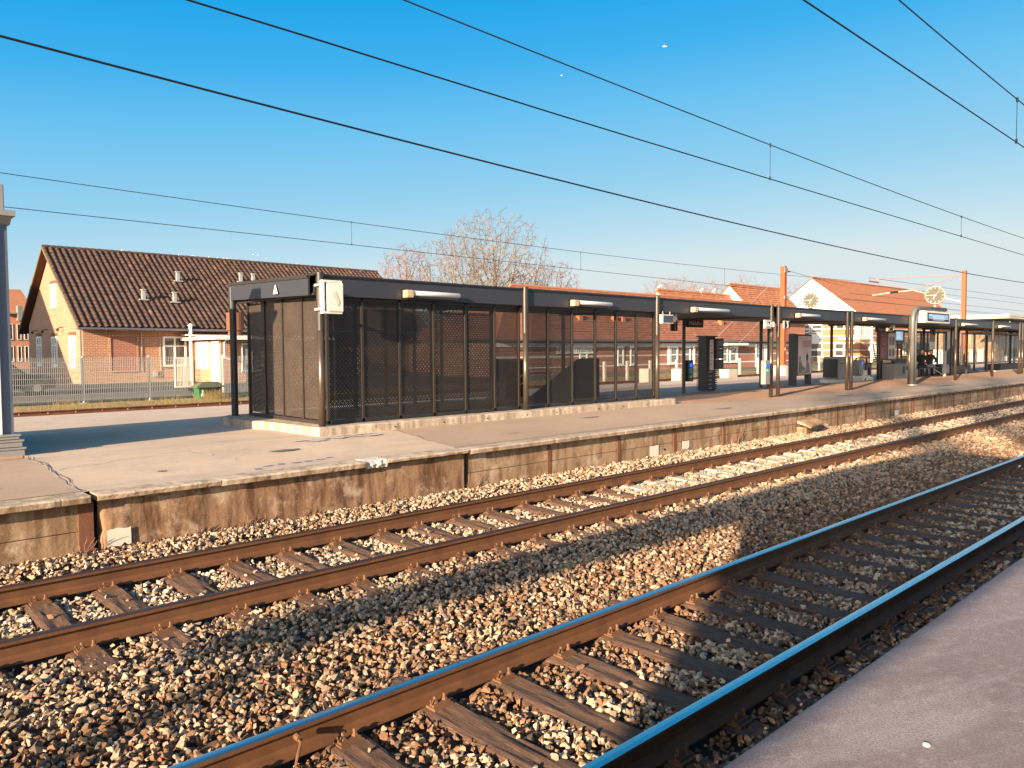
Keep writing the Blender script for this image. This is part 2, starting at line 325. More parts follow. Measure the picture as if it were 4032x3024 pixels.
# ------------------------------------------------------------------ world, sun, camera
SAZ,SEL=15.0,14.5
w=bpy.data.worlds.new('World'); scene.world=w; w.use_nodes=True; nt=w.node_tree; bg=nt.nodes['Background']
sky=nt.nodes.new('ShaderNodeTexSky'); sky.sky_type='NISHITA'; sky.sun_disc=False; sky.sun_elevation=R(SEL); sky.sun_rotation=R(270-SAZ); sky.air_density=1.; sky.dust_density=1.2; sky.ozone_density=2.
tc=nt.nodes.new('ShaderNodeTexCoord'); sx=nt.nodes.new('ShaderNodeSeparateXYZ'); nt.links.new(tc.outputs['Generated'],sx.inputs[0])
rp=nt.nodes.new('ShaderNodeValToRGB'); e=rp.color_ramp.elements
SKYR=[(.05,(.76,.79,.78)),(.135,(.69,.80,.83)),(.18,(.49,.73,.855)),(.242,(.30,.63,.86)),(.327,(.145,.54,.88)),(.39,(.05,.44,.86)),(.46,(.010,.375,.83)),(.72,(.008,.17,.42)),(1.,(.01,.10,.22))]
while len(e)<len(SKYR): e.new(.5)
for i,(p_,c_) in enumerate(SKYR): e[i].position=p_; e[i].color=(*c_,1)
m1n=nt.nodes.new('ShaderNodeMath'); m1n.operation='MULTIPLY_ADD'; nt.links.new(sx.outputs[0],m1n.inputs[0]); m1n.inputs[1].default_value=-.09; m1n.inputs[2].default_value=.1
m2n=nt.nodes.new('ShaderNodeMath'); m2n.operation='ADD'; m2n.use_clamp=True; nt.links.new(sx.outputs[2],m2n.inputs[0]); nt.links.new(m1n.outputs[0],m2n.inputs[1]); nt.links.new(m2n.outputs[0],rp.inputs[0])
mul=nt.nodes.new('ShaderNodeMix'); mul.data_type='RGBA'; mul.blend_type='MULTIPLY'; mul.inputs[0].default_value=1; nt.links.new(rp.outputs[0],mul.inputs[6]); mul.inputs[7].default_value=(3.3,3.3,3.3,1)
mx=nt.nodes.new('ShaderNodeMix'); mx.data_type='RGBA'; mx.inputs[0].default_value=.93; nt.links.new(sky.outputs[0],mx.inputs[6]); nt.links.new(mul.outputs[2],mx.inputs[7])
dt=nt.nodes.new('ShaderNodeVectorMath'); dt.operation='DOT_PRODUCT'; nt.links.new(tc.outputs['Generated'],dt.inputs[0]); dt.inputs[1].default_value=(-math.cos(R(SAZ)),-math.sin(R(SAZ)),0)
mr=nt.nodes.new('ShaderNodeMapRange'); mr.interpolation_type='SMOOTHSTEP'; nt.links.new(dt.outputs['Value'],mr.inputs[0]); mr.inputs[1].default_value=-.1; mr.inputs[2].default_value=.55; mr.inputs[3].default_value=.985; mr.inputs[4].default_value=0.; nt.links.new(mr.outputs[0],mx.inputs[0])
nt.links.new(mx.outputs[2],bg.inputs[0]); bg.inputs[1].default_value=.1
sl=bpy.data.lights.new('sun','SUN'); sl.energy=5.; sl.angle=R(.6); sl.color=(1,.79,.55); so=bpy.data.objects.new('sun',sl); COL.objects.link(so)
az,el=R(SAZ),R(SEL); sd=Vector((math.cos(el)*math.cos(az),math.cos(el)*math.sin(az),-math.sin(el))); so.rotation_euler=sd.to_track_quat('-Z','Y').to_euler(); so.location=(-30,-10,30)
cd=bpy.data.cameras.new('camera'); cam=bpy.data.objects.new('camera',cd); COL.objects.link(cam); scene.camera=cam
cd.sensor_width=36; cd.lens=FPX/4032*36; cd.clip_end=3000; cd.clip_start=.05
mw=Matrix((CR,CU,-CF)).transposed().to_4x4(); mw.translation=(0,0,CAMH); cam.matrix_world=mw
vs=scene.view_settings; vs.view_transform='Standard'; vs.look='None'; vs.exposure=1.6; vs.gamma=1
# ------------------------------------------------------------------ ground surfaces
def struct(o): o['kind']='structure'; return o
def zplat(x,y):
    rise=.09*(1-sm(17,21,x))*sm(9.4,11.2,y)*(1-sm(15,18,y))
    z=.68-.02*sm(20,34,x)+rise
    if y>15.5: z-= .20*sm(15.5,23.7,y)
    return z
def grid(name,mat,x0,x1,nx,y0,y1,ny,zf,skirt=0):
    xs=np.linspace(x0,x1,nx); ys=np.linspace(y0,y1,ny); mb=MB()
    vs=[(x,y,zf(x,y)) for y in ys for x in xs]; fs=[(j*nx+i,j*nx+i+1,(j+1)*nx+i+1,(j+1)*nx+i) for j in range(ny-1) for i in range(nx-1)]
    mb.add(vs,fs); o=mb.build(name,mat,fixn=False,loc=(0,0,0)); return struct(o)
def sheet(name,mat,poly,lift,step=.5):
    # polygon draped 4 mm and more above the platform surface, triangulated on a grid
    xs=[p[0] for p in poly]; ys=[p[1] for p in poly]
    bm=bmesh.new(); vs=[bm.verts.new((p[0],p[1],0)) for p in poly]; bm.faces.new(vs)
    x=min(xs)+step
    while x<max(xs):
        bmesh.ops.bisect_plane(bm,geom=bm.verts[:]+bm.edges[:]+bm.faces[:],plane_co=(x,0,0),plane_no=(1,0,0)); x+=step*(1 if x<25 else 4)
    y=min(ys)+step
    while y<max(ys):
        bmesh.ops.bisect_plane(bm,geom=bm.verts[:]+bm.edges[:]+bm.faces[:],plane_co=(0,y,0),plane_no=(0,1,0)); y+=step
    for v in bm.verts: v.co.z=zplat(v.co.x,v.co.y)+lift
    bmesh.ops.recalc_face_normals(bm,faces=bm.faces)
    me=bpy.data.meshes.new(name); bm.to_mesh(me); bm.free(); me.materials.append(mat)
    if me.polygons[0].normal.z<0: me.flip_normals()
    o=bpy.data.objects.new(name,me); COL.objects.link(o); return struct(o)
def jag(a,b,n,amp):
    out=[]; a=Vector((*a,0)); b=Vector((*b,0)); d=(b-a); nn=Vector((-d.y,d.x,0)).normalized()
    for i in range(n+1):
        k=rnd.uniform(-amp,amp) if 0<i<n else 0; p=a+d*i/n+nn*k; out.append((p.x,p.y))
    return out
# ground reaching the horizon
grid('ground',M['field'],-900,1500,3,27,2200,3,lambda x,y:.28)
grid('ground_near_side',M['field'],-900,1500,3,-900,-12,3,lambda x,y:.28)
grid('ballast_bed',M['bed'],-60,140,3,1.3,9.2,20,lambda x,y:(-.245+.14*sm(4.6,6.0,y)+.05*sm(8.2,8.9,y)))
grid('rear_track_bed',M['earth'],-60,200,3,23.2,28.2,4,lambda x,y:.29)
XE=130
PY0=9.16
grid('platform',M['plat'],-14,XE,289,PY0,23.95,38,zplat)
mb=MB(); mb.box(-14,9.12,-.3,XE,23.88,.42); struct(mb.build('platform_core',M['bed']))
mb=MB(); mb.box(-14,23.9,.0,XE,23.98,.475); o=struct(mb.build('platform_rear_kerb',M['coping']))
sheet('asphalt_left',M['asph'],[(-13,PY0+.01),(2.22,PY0+.01)]+jag((2.22,PY0+.02),(2.26,11.9),14,.03)[1:]+[(-13,11.95)],.006)
sheet('pavers_left',M['pav'],[(-13,11.97),(2.2,11.93),(2.3,12.5),(2.1,13.1),(-13,13.1)],.006)
sheet('asphalt_right',M['asph'],[(7.38,PY0+.01),(XE-.5,PY0+.01),(XE-.5,11.16),(16.6,11.16),(16.6,11.33),(7.8,11.33)]+jag((7.72,11.33),(7.42,PY0+.05),8,.03),.006)
sheet('pavers_right',M['pav'],[(16.6,11.17),(XE-.5,11.17),(XE-.5,14.9),(16.6,14.9)],.006)
sheet('asphalt_rear',M['asph'],[(16.6,14.91),(XE-.5,14.91),(XE-.5,21.),(16.6,21.)],.006)
# near platform
def zn(x,y): return .58
mb=MB(); mb.box(-40,-12,-.3,60,1.545,.575)
struct(mb.build('near_platform',M['near'],bevel=.012))
mb=MB(); mb.box(-40,1.35,-.3,60,1.50,.3)
# ------------------------------------------------------------------ retaining wall and coping
PX=[2.21,7.46,9.30,11.17,12.96,14.81,16.73,18.65,20.49,22.33,24.19,26.07,27.98,29.9,31.79,33.67,35.58,37.44,39.3,41.2,43.1,45,46.9,48.8]
wl=thing('retaining_wall',(2.2,8.98,-.2),'brown stained concrete platform wall of planks between rusty posts, behind the ballast','wall')
def plank_wall(x0,x1,y=8.985):
    for (z0,z1) in ((-.3,.285),(.293,.60)):
        mb=MB(); j=rnd.uniform(-.004,.004); mb.box(x0,y+j,z0,x1,y+.12,z1); mb.build('concrete_plank',M['wall_panel'],wl,bevel=.006)
for k in (-3.4,-1.53,.34):
    plank_wall(k+.05,k+1.87-.05)
for i in range(1,len(PX)-1): plank_wall(PX[i]+.05,PX[i+1]-.05)
for x in [-3.4,-1.53,.34]+PX:
    if x==7.46: continue
    w_=.075 if x==2.21 else .045
    mb=MB(); mb.box(x-w_,8.975,-.3,x+w_-(.0),9.1,.60); mb.build('post',M['wall_post'],wl,bevel=.004)
mb=MB(); mb.box(7.405,9.0,-.3,7.45,9.1,.6); mb.build('joint',M['ink'],wl)
# monolithic old concrete section, broken edge at its left end
mb=MB(); nx,nz=110,16; x0,x1=2.33,7.40
vs=[];fs=[]
for j in range(nz+1):
    for i in range(nx+1):
        x=x0+(x1-x0)*i/nx; z=-.3+.9*j/nz
        y=8.955+.012*mnoise.noise(Vector((x*2,z*2,3)))+.006*mnoise.noise(Vector((x*9,z*9,5)))
        edge=x-x0-.05-.06*mnoise.noise(Vector((0,z*5,9)))-.03*mnoise.noise(Vector((0,z*14,2)))
        if edge<0: y+=min(.12,-edge*1.3)
        for (cx,cz,rr) in ((3.05,.33,.035),(3.13,.3,.03),(4.28,.28,.03),(4.9,.27,.04),(5.62,.33,.03),(6.1,.2,.03),(3.5,.22,.02)):
            d=math.hypot(x-cx,z-cz)/rr
            if d<1: y+=.025*(1-d)
        vs.append((x,y,z))
for j in range(nz):
    for i in range(nx): a=j*(nx+1)+i; fs.append((a,a+1,a+nx+2,a+nx+1))
mb.add(vs,fs); mb.build('old_concrete_section',M['wall_old'],wl,smooth=True,fixn=False)
mb=MB()
def slab_patch(mb,x0,x1,z0,z1,y,n=7,amp=.012):
    top=[(x0+(x1-x0)*i/n,y,z1+rnd.uniform(-amp,amp)) for i in range(n+1)]; bot=[(x0+(x1-x0)*i/n,y,z0+rnd.uniform(-amp*2,amp*2)) for i in range(n+1)]
    mb.prism(bot+top[::-1],(0,.004,0))
slab_patch(mb,2.40,2.64,.10,.27,8.934); mb.build('white_mark',M['white_paint'],wl)
for (a,b,c,d) in ((12.12,12.4,.06,.28),(13.22,13.46,.12,.29),(24.5,24.8,.1,.25),(19.7,19.9,.02,.18)):
    mb=MB(); slab_patch(mb,a,b,c,d,8.972); mb.build('white_mark',M['white_paint'],wl)
mb=MB()
for (x,z) in ((.9,.02),(9.9,.06),(12.6,.18),(14.2,.05)):
    mb.cyl((x,8.972,z),(x,8.99,z),.022,10)
mb.build('drain_hole',M['ink'],wl)
# coping
cp=thing('platform_coping',(2.3,8.85,.59),'pale concrete coping stones overhanging the stained wall along the far platform edge','coping')
def coping(x0,x1,zt=.68,y0=8.85,th=.085,mat='coping',rough=.0022,n=None):
    n=n or max(4,int((x1-x0)/.05)); mb=MB(); vs=[]; fs=[]
    prof=[(y0+.02,-th),(y0,-th+.012),(y0-.001,-.02),(y0+.018,0),(PY0+.02,0.0),(PY0+.02,-th)]
    for i in range(n+1):
        x=x0+(x1-x0)*i/n; e=0 if 0<i<n else .006
        for k,(y,z) in enumerate(prof):
            q=rough*mnoise.noise(Vector((x*7,k*3.1,1)))+rough*1.3*mnoise.noise(Vector((x*23,k*5.1,4)))
            vs.append((x,y+(q+e if k<4 else 0),(zplat(x,y)+z if k in (4,) else zplat(x,9)+z)+(q*.6 if k in(0,1,2,3) else 0)))
    m=len(prof)
    for i in range(n):
        for k in range(m): fs.append((i*m+k,i*m+(k+1)%m,(i+1)*m+(k+1)%m,(i+1)*m+k))
    fs+=[tuple(range(m)),tuple(range(n*m,(n+1)*m))]
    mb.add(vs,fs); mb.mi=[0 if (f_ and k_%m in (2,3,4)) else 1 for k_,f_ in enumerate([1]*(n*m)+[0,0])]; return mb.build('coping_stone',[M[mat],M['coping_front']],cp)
x=-13.
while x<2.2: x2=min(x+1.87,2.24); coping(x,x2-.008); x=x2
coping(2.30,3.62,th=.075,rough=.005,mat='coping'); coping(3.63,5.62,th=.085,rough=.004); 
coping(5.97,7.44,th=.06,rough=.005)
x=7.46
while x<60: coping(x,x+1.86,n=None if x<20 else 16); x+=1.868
mb=MB(); 
bm_=bmesh.new(); 
mb=MB(); vs=[];fs=[];n=22
for i in range(n+1):
    x=5.63+.33*i/n; 
    for k,(y,z) in enumerate(((8.89,-.10),(8.87,-.05),(8.885,-.005),(8.96,.004),(9.17,.004),(9.17,-.1))):
        q=.03*mnoise.noise(Vector((x*14,k*2.3,2))); vs.append((x,y+(q if k<4 else 0),.68+z+(q*.7 if k<3 else 0)))
for i in range(n):
    for k in range(6): fs.append((i*6+k,i*6+(k+1)%6,(i+1)*6+(k+1)%6,(i+1)*6+k))
fs+=[tuple(range(6)),tuple(range(n*6,n*6+6))]; mb.add(vs,fs); tag(mb.build('broken_coping',M['white_patch'],cp),'broken white piece of coping')
# paint marks, cracks, patches on the concrete
mb=MB()
for (x,y) in ((1055,1836),(1105,1829),(1165,1823),(1213,1817),(1262,1810),(1300,1803),(1015,1848)):
    c=onZ(x,y,.68); n=9
    poly=[(c.x+.07*math.cos(a*2*PI/n)*rnd.uniform(.5,1.3),c.y+.045*math.sin(a*2*PI/n)*rnd.uniform(.4,1.3),zplat(c.x,c.y)+.006) for a in range(n)]
    mb.quad(*poly)
struct(mb.build('blue_paint_marks',M['blue_paint']))
mb=MB()
for _ in range(16):
    cx,cy=rnd.gauss(6.3,.35),rnd.gauss(11.0,.14); n=11; 
    if cy>11.25: continue
    mb.quad(*[(cx+.22*math.cos(a*2*PI/n)*rnd.uniform(.4,1.2),cy+.07*math.sin(a*2*PI/n)*rnd.uniform(.4,1.3),zplat(cx,cy)+.0075+_*.0003) for a in range(n)])
struct(mb.build('mortar_splash',M['white_patch']))
mb=MB()
for _ in range(150):
    x=rnd.uniform(2.5,30); y=rnd.uniform(9.3,11.2); r=rnd.uniform(.008,.02); z=zplat(x,y)+.0085
    mb.quad(*[(x+r*math.cos(k*PI/3)*rnd.uniform(.7,1.2),y+r*math.sin(k*PI/3)*rnd.uniform(.7,1.2),z) for k in range(6)])
struct(mb.build('pale_gum_spots',M['white_patch']))
mb=MB()
for (x,y,a_,b_) in ((16.5,10.1,.45,.12),(24,10.3,.7,.15),(26.5,10.0,.5,.1),(12.2,10.6,.3,.08),(9.3,9.9,.2,.07),(5.2,10.4,.25,.1),(33,10.2,1.,.2),(3.3,9.9,.06,.05),(1.6,9.9,.05,.04)):
    mb.quad(*[(x+a_*math.cos(k*PI/7)*rnd.uniform(.75,1.15),y+b_*math.sin(k*PI/7)*rnd.uniform(.7,1.2),zplat(x,y)+.0078) for k in range(14)])
struct(mb.build('old_stains',simple('oil_stain',(.20,.155,.125),.9,var=.3,scale=9,bump=.1)))
mb=MB()
def crack(a,b,wd,n=26,amp=.03):
    a=Vector((*a,0)); b=Vector((*b,0)); d=b-a; nn=Vector((-d.y,d.x,0)).normalized(); L=[];Rr=[]
    for i in range(n+1):
        p=a+d*i/n+nn*(amp*math.sin(i*.7)+rnd.uniform(-amp,amp)*.7); w=wd*rnd.uniform(.3,1.3); z=zplat(p.x,p.y)+.0065
        L.append((p.x+nn.x*w,p.y+nn.y*w,z)); Rr.append((p.x-nn.x*w,p.y-nn.y*w,z))
    for i in range(n): mb.quad(L[i],L[i+1],Rr[i+1],Rr[i])
crack((2.24,9.2),(2.27,12.1),.006); crack((4.4,9.9),(4.0,11.3),.012); crack((2.3,10.6),(4.1,11.2),.008)
struct(mb.build('repair_seam',M['white_patch']))
mb=MB(); crack((2.25,9.2),(2.28,12.4),.006); crack((7.46,9.2),(7.74,11.3),.006); struct(mb.build('crack',M['ink']))
# ------------------------------------------------------------------ rails
def rail_profile(h=.17):
    hw,fw=.036,.075
    pr=[(-fw,-h),(fw,-h),(fw,-h+.011),(.022,-h+.03),(.009,-h+.05),(.009,-.048),(.034,-.036),(hw,-.030),(hw,-.010),(.027,-.002)]
    tp=[(.027,-.002),(.012,0),(-.012,0),(-.027,-.002)]
    pr2=[(-.027,-.002),(-hw,-.010),(-hw,-.030),(-.034,-.036),(-.009,-.048),(-.009,-h+.05),(-.022,-h+.03),(-fw,-h+.011)]
    return pr,tp,pr2
def make_rail(y,zt,x0,x1,label,mhead,mbody,h=.17,group=None):
    pr,tp,pr2=rail_profile(h); prof=pr+tp[1:-1]+pr2; n=len(prof); ntop=len(pr)
    mb=MB(); vs=[(x,y+a,zt+b) for x in (x0,x1) for a,b in prof]
    for i in range(n):
        mb.cur=1 if (ntop-1<=i<ntop+2) else 0
    mb.v=vs
    for i in range(n):
        mb.f.append((i,(i+1)%n,n+(i+1)%n,n+i)); mb.mi.append(1 if (ntop-2<=i<=ntop+2) else 0)
    mb.f+= [tuple(range(n)),tuple(range(n,2*n))]; mb.mi+=[0,0]
    o=mb.build('rail',[mbody,mhead]); return tag(o,label,'rail',group)
YA,YB,YC,YD=2.581,4.086,6.404,7.909; Z2=.134
make_rail(YA,0,-25,70,'shiny topped rail nearest the near platform edge',M['head'],M['rail'])
make_rail(YB,0,-25,70,'shiny topped rail of the near track, on its side away from the near platform',M['head'],M['rail'])
make_rail(YC,Z2,-25,120,'rusty dull topped rail of the middle track, farther from the stained platform wall',M['head2'],M['rail'])
make_rail(YD,Z2,-25,120,'rusty dull topped rail of the middle track, beside the stained platform wall',M['head2'],M['rail'])
make_rail(25.0,.44,-40,200,'dark rusty rail behind the far platform, nearer the platform',M['railrear'],M['railrear'],.14)
make_rail(26.5,.44,-40,200,'dark rusty rail behind the far platform, nearer the grass verge',M['railrear'],M['railrear'],.14)
# sleepers with base plates and bolts
def plate_mesh(z): # around origin at rail centre
    a=MB(); a.box(-.075,-.165,0,.075,.165,.018); return a
def make_sleeper(cx,yc,zt,kind):
    t=thing('wooden_sleeper' if kind=='wood' else 'concrete_sleeper',(cx,yc,zt-.15),'x','sleeper')
    if kind=='wood':
        L=2.5; mb=MB(); nx,ny=8,56; vs=[];fs=[]
        sd_=rnd.random()*50
        for j in range(ny+1):
            for i in range(nx+1):
                x=-.125+.25*i/nx; y=-L/2+L*j/ny; edge=1 if i in(0,nx) or j in (0,ny) else 0
                z=.012*mnoise.noise(Vector((x*14+sd_,y*2,sd_)))+.007*mnoise.noise(Vector((x*60,y*4,sd_)))-.012*edge
                q=.010*mnoise.noise(Vector((y*6,sd_,i//4))) if i in(0,nx) else 0
                vs.append((cx+x+q,yc+y,zt+z))
        for j in range(ny):
            for i in range(nx): a=j*(nx+1)+i; fs.append((a,a+1,a+nx+2,a+nx+1))
        mb.add(vs,fs)
        for s in (0,nx):
            base=len(mb.v); col=[vs[j*(nx+1)+s] for j in range(ny+1)]
            mb.v+= col+[(c[0],c[1],zt-.14) for c in col]
            for j in range(ny): mb.f.append((base+j,base+j+1,base+ny+2+j,base+ny+1+j)); mb.mi.append(0)
        for s in (0,ny):
            base=len(mb.v); col=[vs[s*(nx+1)+i] for i in range(nx+1)]
            mb.v+= col+[(c[0],c[1],zt-.14) for c in col]
            for i in range(nx): mb.f.append((base+i,base+i+1,base+nx+2+i,base+nx+1+i)); mb.mi.append(0)
        mb.build('beam',M['wood'],t,smooth=False,fixn=True)
    else:
        # twin profile: deeper in the middle, thick under the rails
        mb=MB(); ys=[-1.25,-1.0,-.75,-.5,-.25,0,.25,.5,.75,1.0,1.25]; zs=[-.035,-.012,0,-.012,-.038,-.045,-.038,-.012,0,-.012,-.035]; ww=[.13,.135,.14,.13,.115,.11,.115,.13,.14,.135,.13]
        vs=[];fs=[]
        for y,z,w_ in zip(ys,zs,ww): vs+=[(cx-w_,yc+y,zt+z-.15),(cx-w_+.03,yc+y,zt+z),(cx+w_-.03,yc+y,zt+z),(cx+w_,yc+y,zt+z-.15)]
        for i in range(len(ys)-1):
            for k in range(3): fs.append((i*4+k,i*4+k+1,i*4+k+5,i*4+k+4))
        fs+=[(0,1,2,3),(40,41,42,43)]
        mb.add(vs,fs); mb.build('beam',M['conc'],t,smooth=False)
    for s in (-.7525,.7525):
        pl=MB(); pl.box(cx-.08,yc+s-.17,zt-.004,cx+.08,yc+s+.17,zt+.016)
        for q in (-.125,.125):
            pl.box(cx-.07,yc+s+q*1.0-.022,zt+.016,cx+.07,yc+s+q+.022,zt+.03)
        po=pl.build('base_plate',M['clip'],t)
        for q in (-.112,.112):
            for xx in ((-.035,.045) if kind=='wood' else (0,)):
                b=MB(); X_,Y_=cx+xx,yc+s+q
                ring=lambda r,z,n=6:[(X_+r*math.cos(2*PI*k/n),Y_+r*math.sin(2*PI*k/n),zt+z) for k in range(n)]
                vs=ring(.024,.018)+ring(.022,.036)+ring(.014,.044)+ring(.013,.074); b.add(vs,[(j*6+k,j*6+(k+1)%6,(j+1)*6+(k+1)%6,(j+1)*6+k) for j in range(3) for k in range(6)]+[tuple(range(18,24))]); b.build('bolt',M['clip'],po)
            b=MB(); b.tube([(cx-.085,yc+s+q*1.15,zt+.065),(cx-.07,yc+s+q*1.1,zt+.03),(cx-.02,yc+s+q*1.05,zt+.02),(cx+.01,yc+s+q*1.2,zt+.024)],.006,5); b.build('spring_clip',M['clip'],po)
    return t
ZS1,ZS2=-.178,-.050
slots=[]
xs_near=[-1.1,-.5,.12,.56,1.12,1.72,2.36,3.05,3.64,4.27,4.87,5.49,6.05,6.7,7.3,7.9,8.5,9.1,9.7,10.3,10.9,11.5,12.1,12.7,13.3,13.9,14.5,15.1,15.7,16.3,16.9,17.5]
xs_far=[-1.1,-.5,.2,.9,1.53,2.09,2.72,3.30,3.90,4.53,5.15,5.7,6.31,6.9,7.55,8.13,8.7,9.3]
protoW=[make_sleeper(0,0,0,'wood') for _ in range(4)]; protoC=make_sleeper(0,0,0,'conc')
used=set()
def place_sleeper(proto,x,y,z,label,group):
    if proto.name in used: o=copy_tree(proto)
    else: o=proto; used.add(proto.name)
    o.location=(x,y,z-.15); o['label']=label; o['group']=group; return o
near_sleep=[];far_sleep=[]
for i,x in enumerate(xs_near): place_sleeper(protoW[i%4],x,(YA+YB)/2,ZS1,'dark wooden sleeper under the shiny rails of the near track','wooden sleepers of the near track')
for i,x in enumerate(xs_far): place_sleeper(protoW[(i*3+1)%4],x,(YC+YD)/2,ZS2,'weathered brown wooden sleeper under the rusty rails of the middle track','wooden sleepers of the middle track')
x=9.95
while x<42: place_sleeper(protoC,x,(YC+YD)/2,ZS2,'pale concrete sleeper of the middle track towards the right','concrete sleepers of the middle track'); x+=.62
# rear-track sleepers: only the low fasteners and end show
mbs=MB(); 
ts=thing('rear_sleeper',(0,25.75,.2),'buried dark sleeper of the rear track behind the platform','sleeper','sleepers of the rear track')
mbs.box(-.12,24.6,.2,.12,26.9,.30); mbs.build('beam',M['wood'],ts)
for s in (25.0,26.5):
    for q in (-.1,.1): b=MB(); b.cyl((-.03,s+q,.28),(-.03,s+q,.40),.03,6); b.build('bolt',M['clip'],ts)
for k in range(22):
    o=ts if k==0 else copy_tree(ts); o.location=(2.6+k*.75,25.75,.2)
# ------------------------------------------------------------------ ballast stones: one mesh of angular stones (uncountable)
def rock_protos(n=26):
    out=[]
    for k in range(n):
        bm=bmesh.new(); 
        for _ in range(11):
            v=Vector((rnd.gauss(0,1),rnd.gauss(0,1),rnd.gauss(0,1))).normalized(); v=Vector((v.x*rnd.uniform(.8,1.2),v.y*rnd.uniform(.55,1.),v.z*rnd.uniform(.45,.85))); bm.verts.new(v)
        r=bmesh.ops.convex_hull(bm,input=bm.verts[:]); 
        bmesh.ops.delete(bm,geom=[v for v in bm.verts if not v.link_faces],context='VERTS')
        bmesh.ops.triangulate(bm,faces=bm.faces[:]); bmesh.ops.recalc_face_normals(bm,faces=bm.faces[:]); bm.verts.index_update()
        out.append((np.array([v.co[:] for v in bm.verts]),np.array([[v.index for v in f.verts] for f in bm.faces]))); bm.free()
    return out
PROT=rock_protos(); rs=np.random.RandomState(5)
def hbed(y):
    s=lambda a,b,x:(lambda t:t*t*(3-2*t))(np.clip((x-a)/(b-a),0,1))
    return -.205+.015*np.sin(y*3)+.135*s(4.7,5.9,y)+.0*y+.10*s(8.05,8.75,y)-.03*s(6.5,6.9,y)*(1-s(7.5,7.9,y))
def n2d(x,y,s,seed):
    rg=np.random.RandomState(seed); out=0
    for k in range(5):
        a=rg.uniform(0,2*PI); f=s*rg.uniform(.6,1.6); out=out+np.sin((x*math.cos(a)+y*math.sin(a))*f+rg.uniform(0,6))
    return out/5
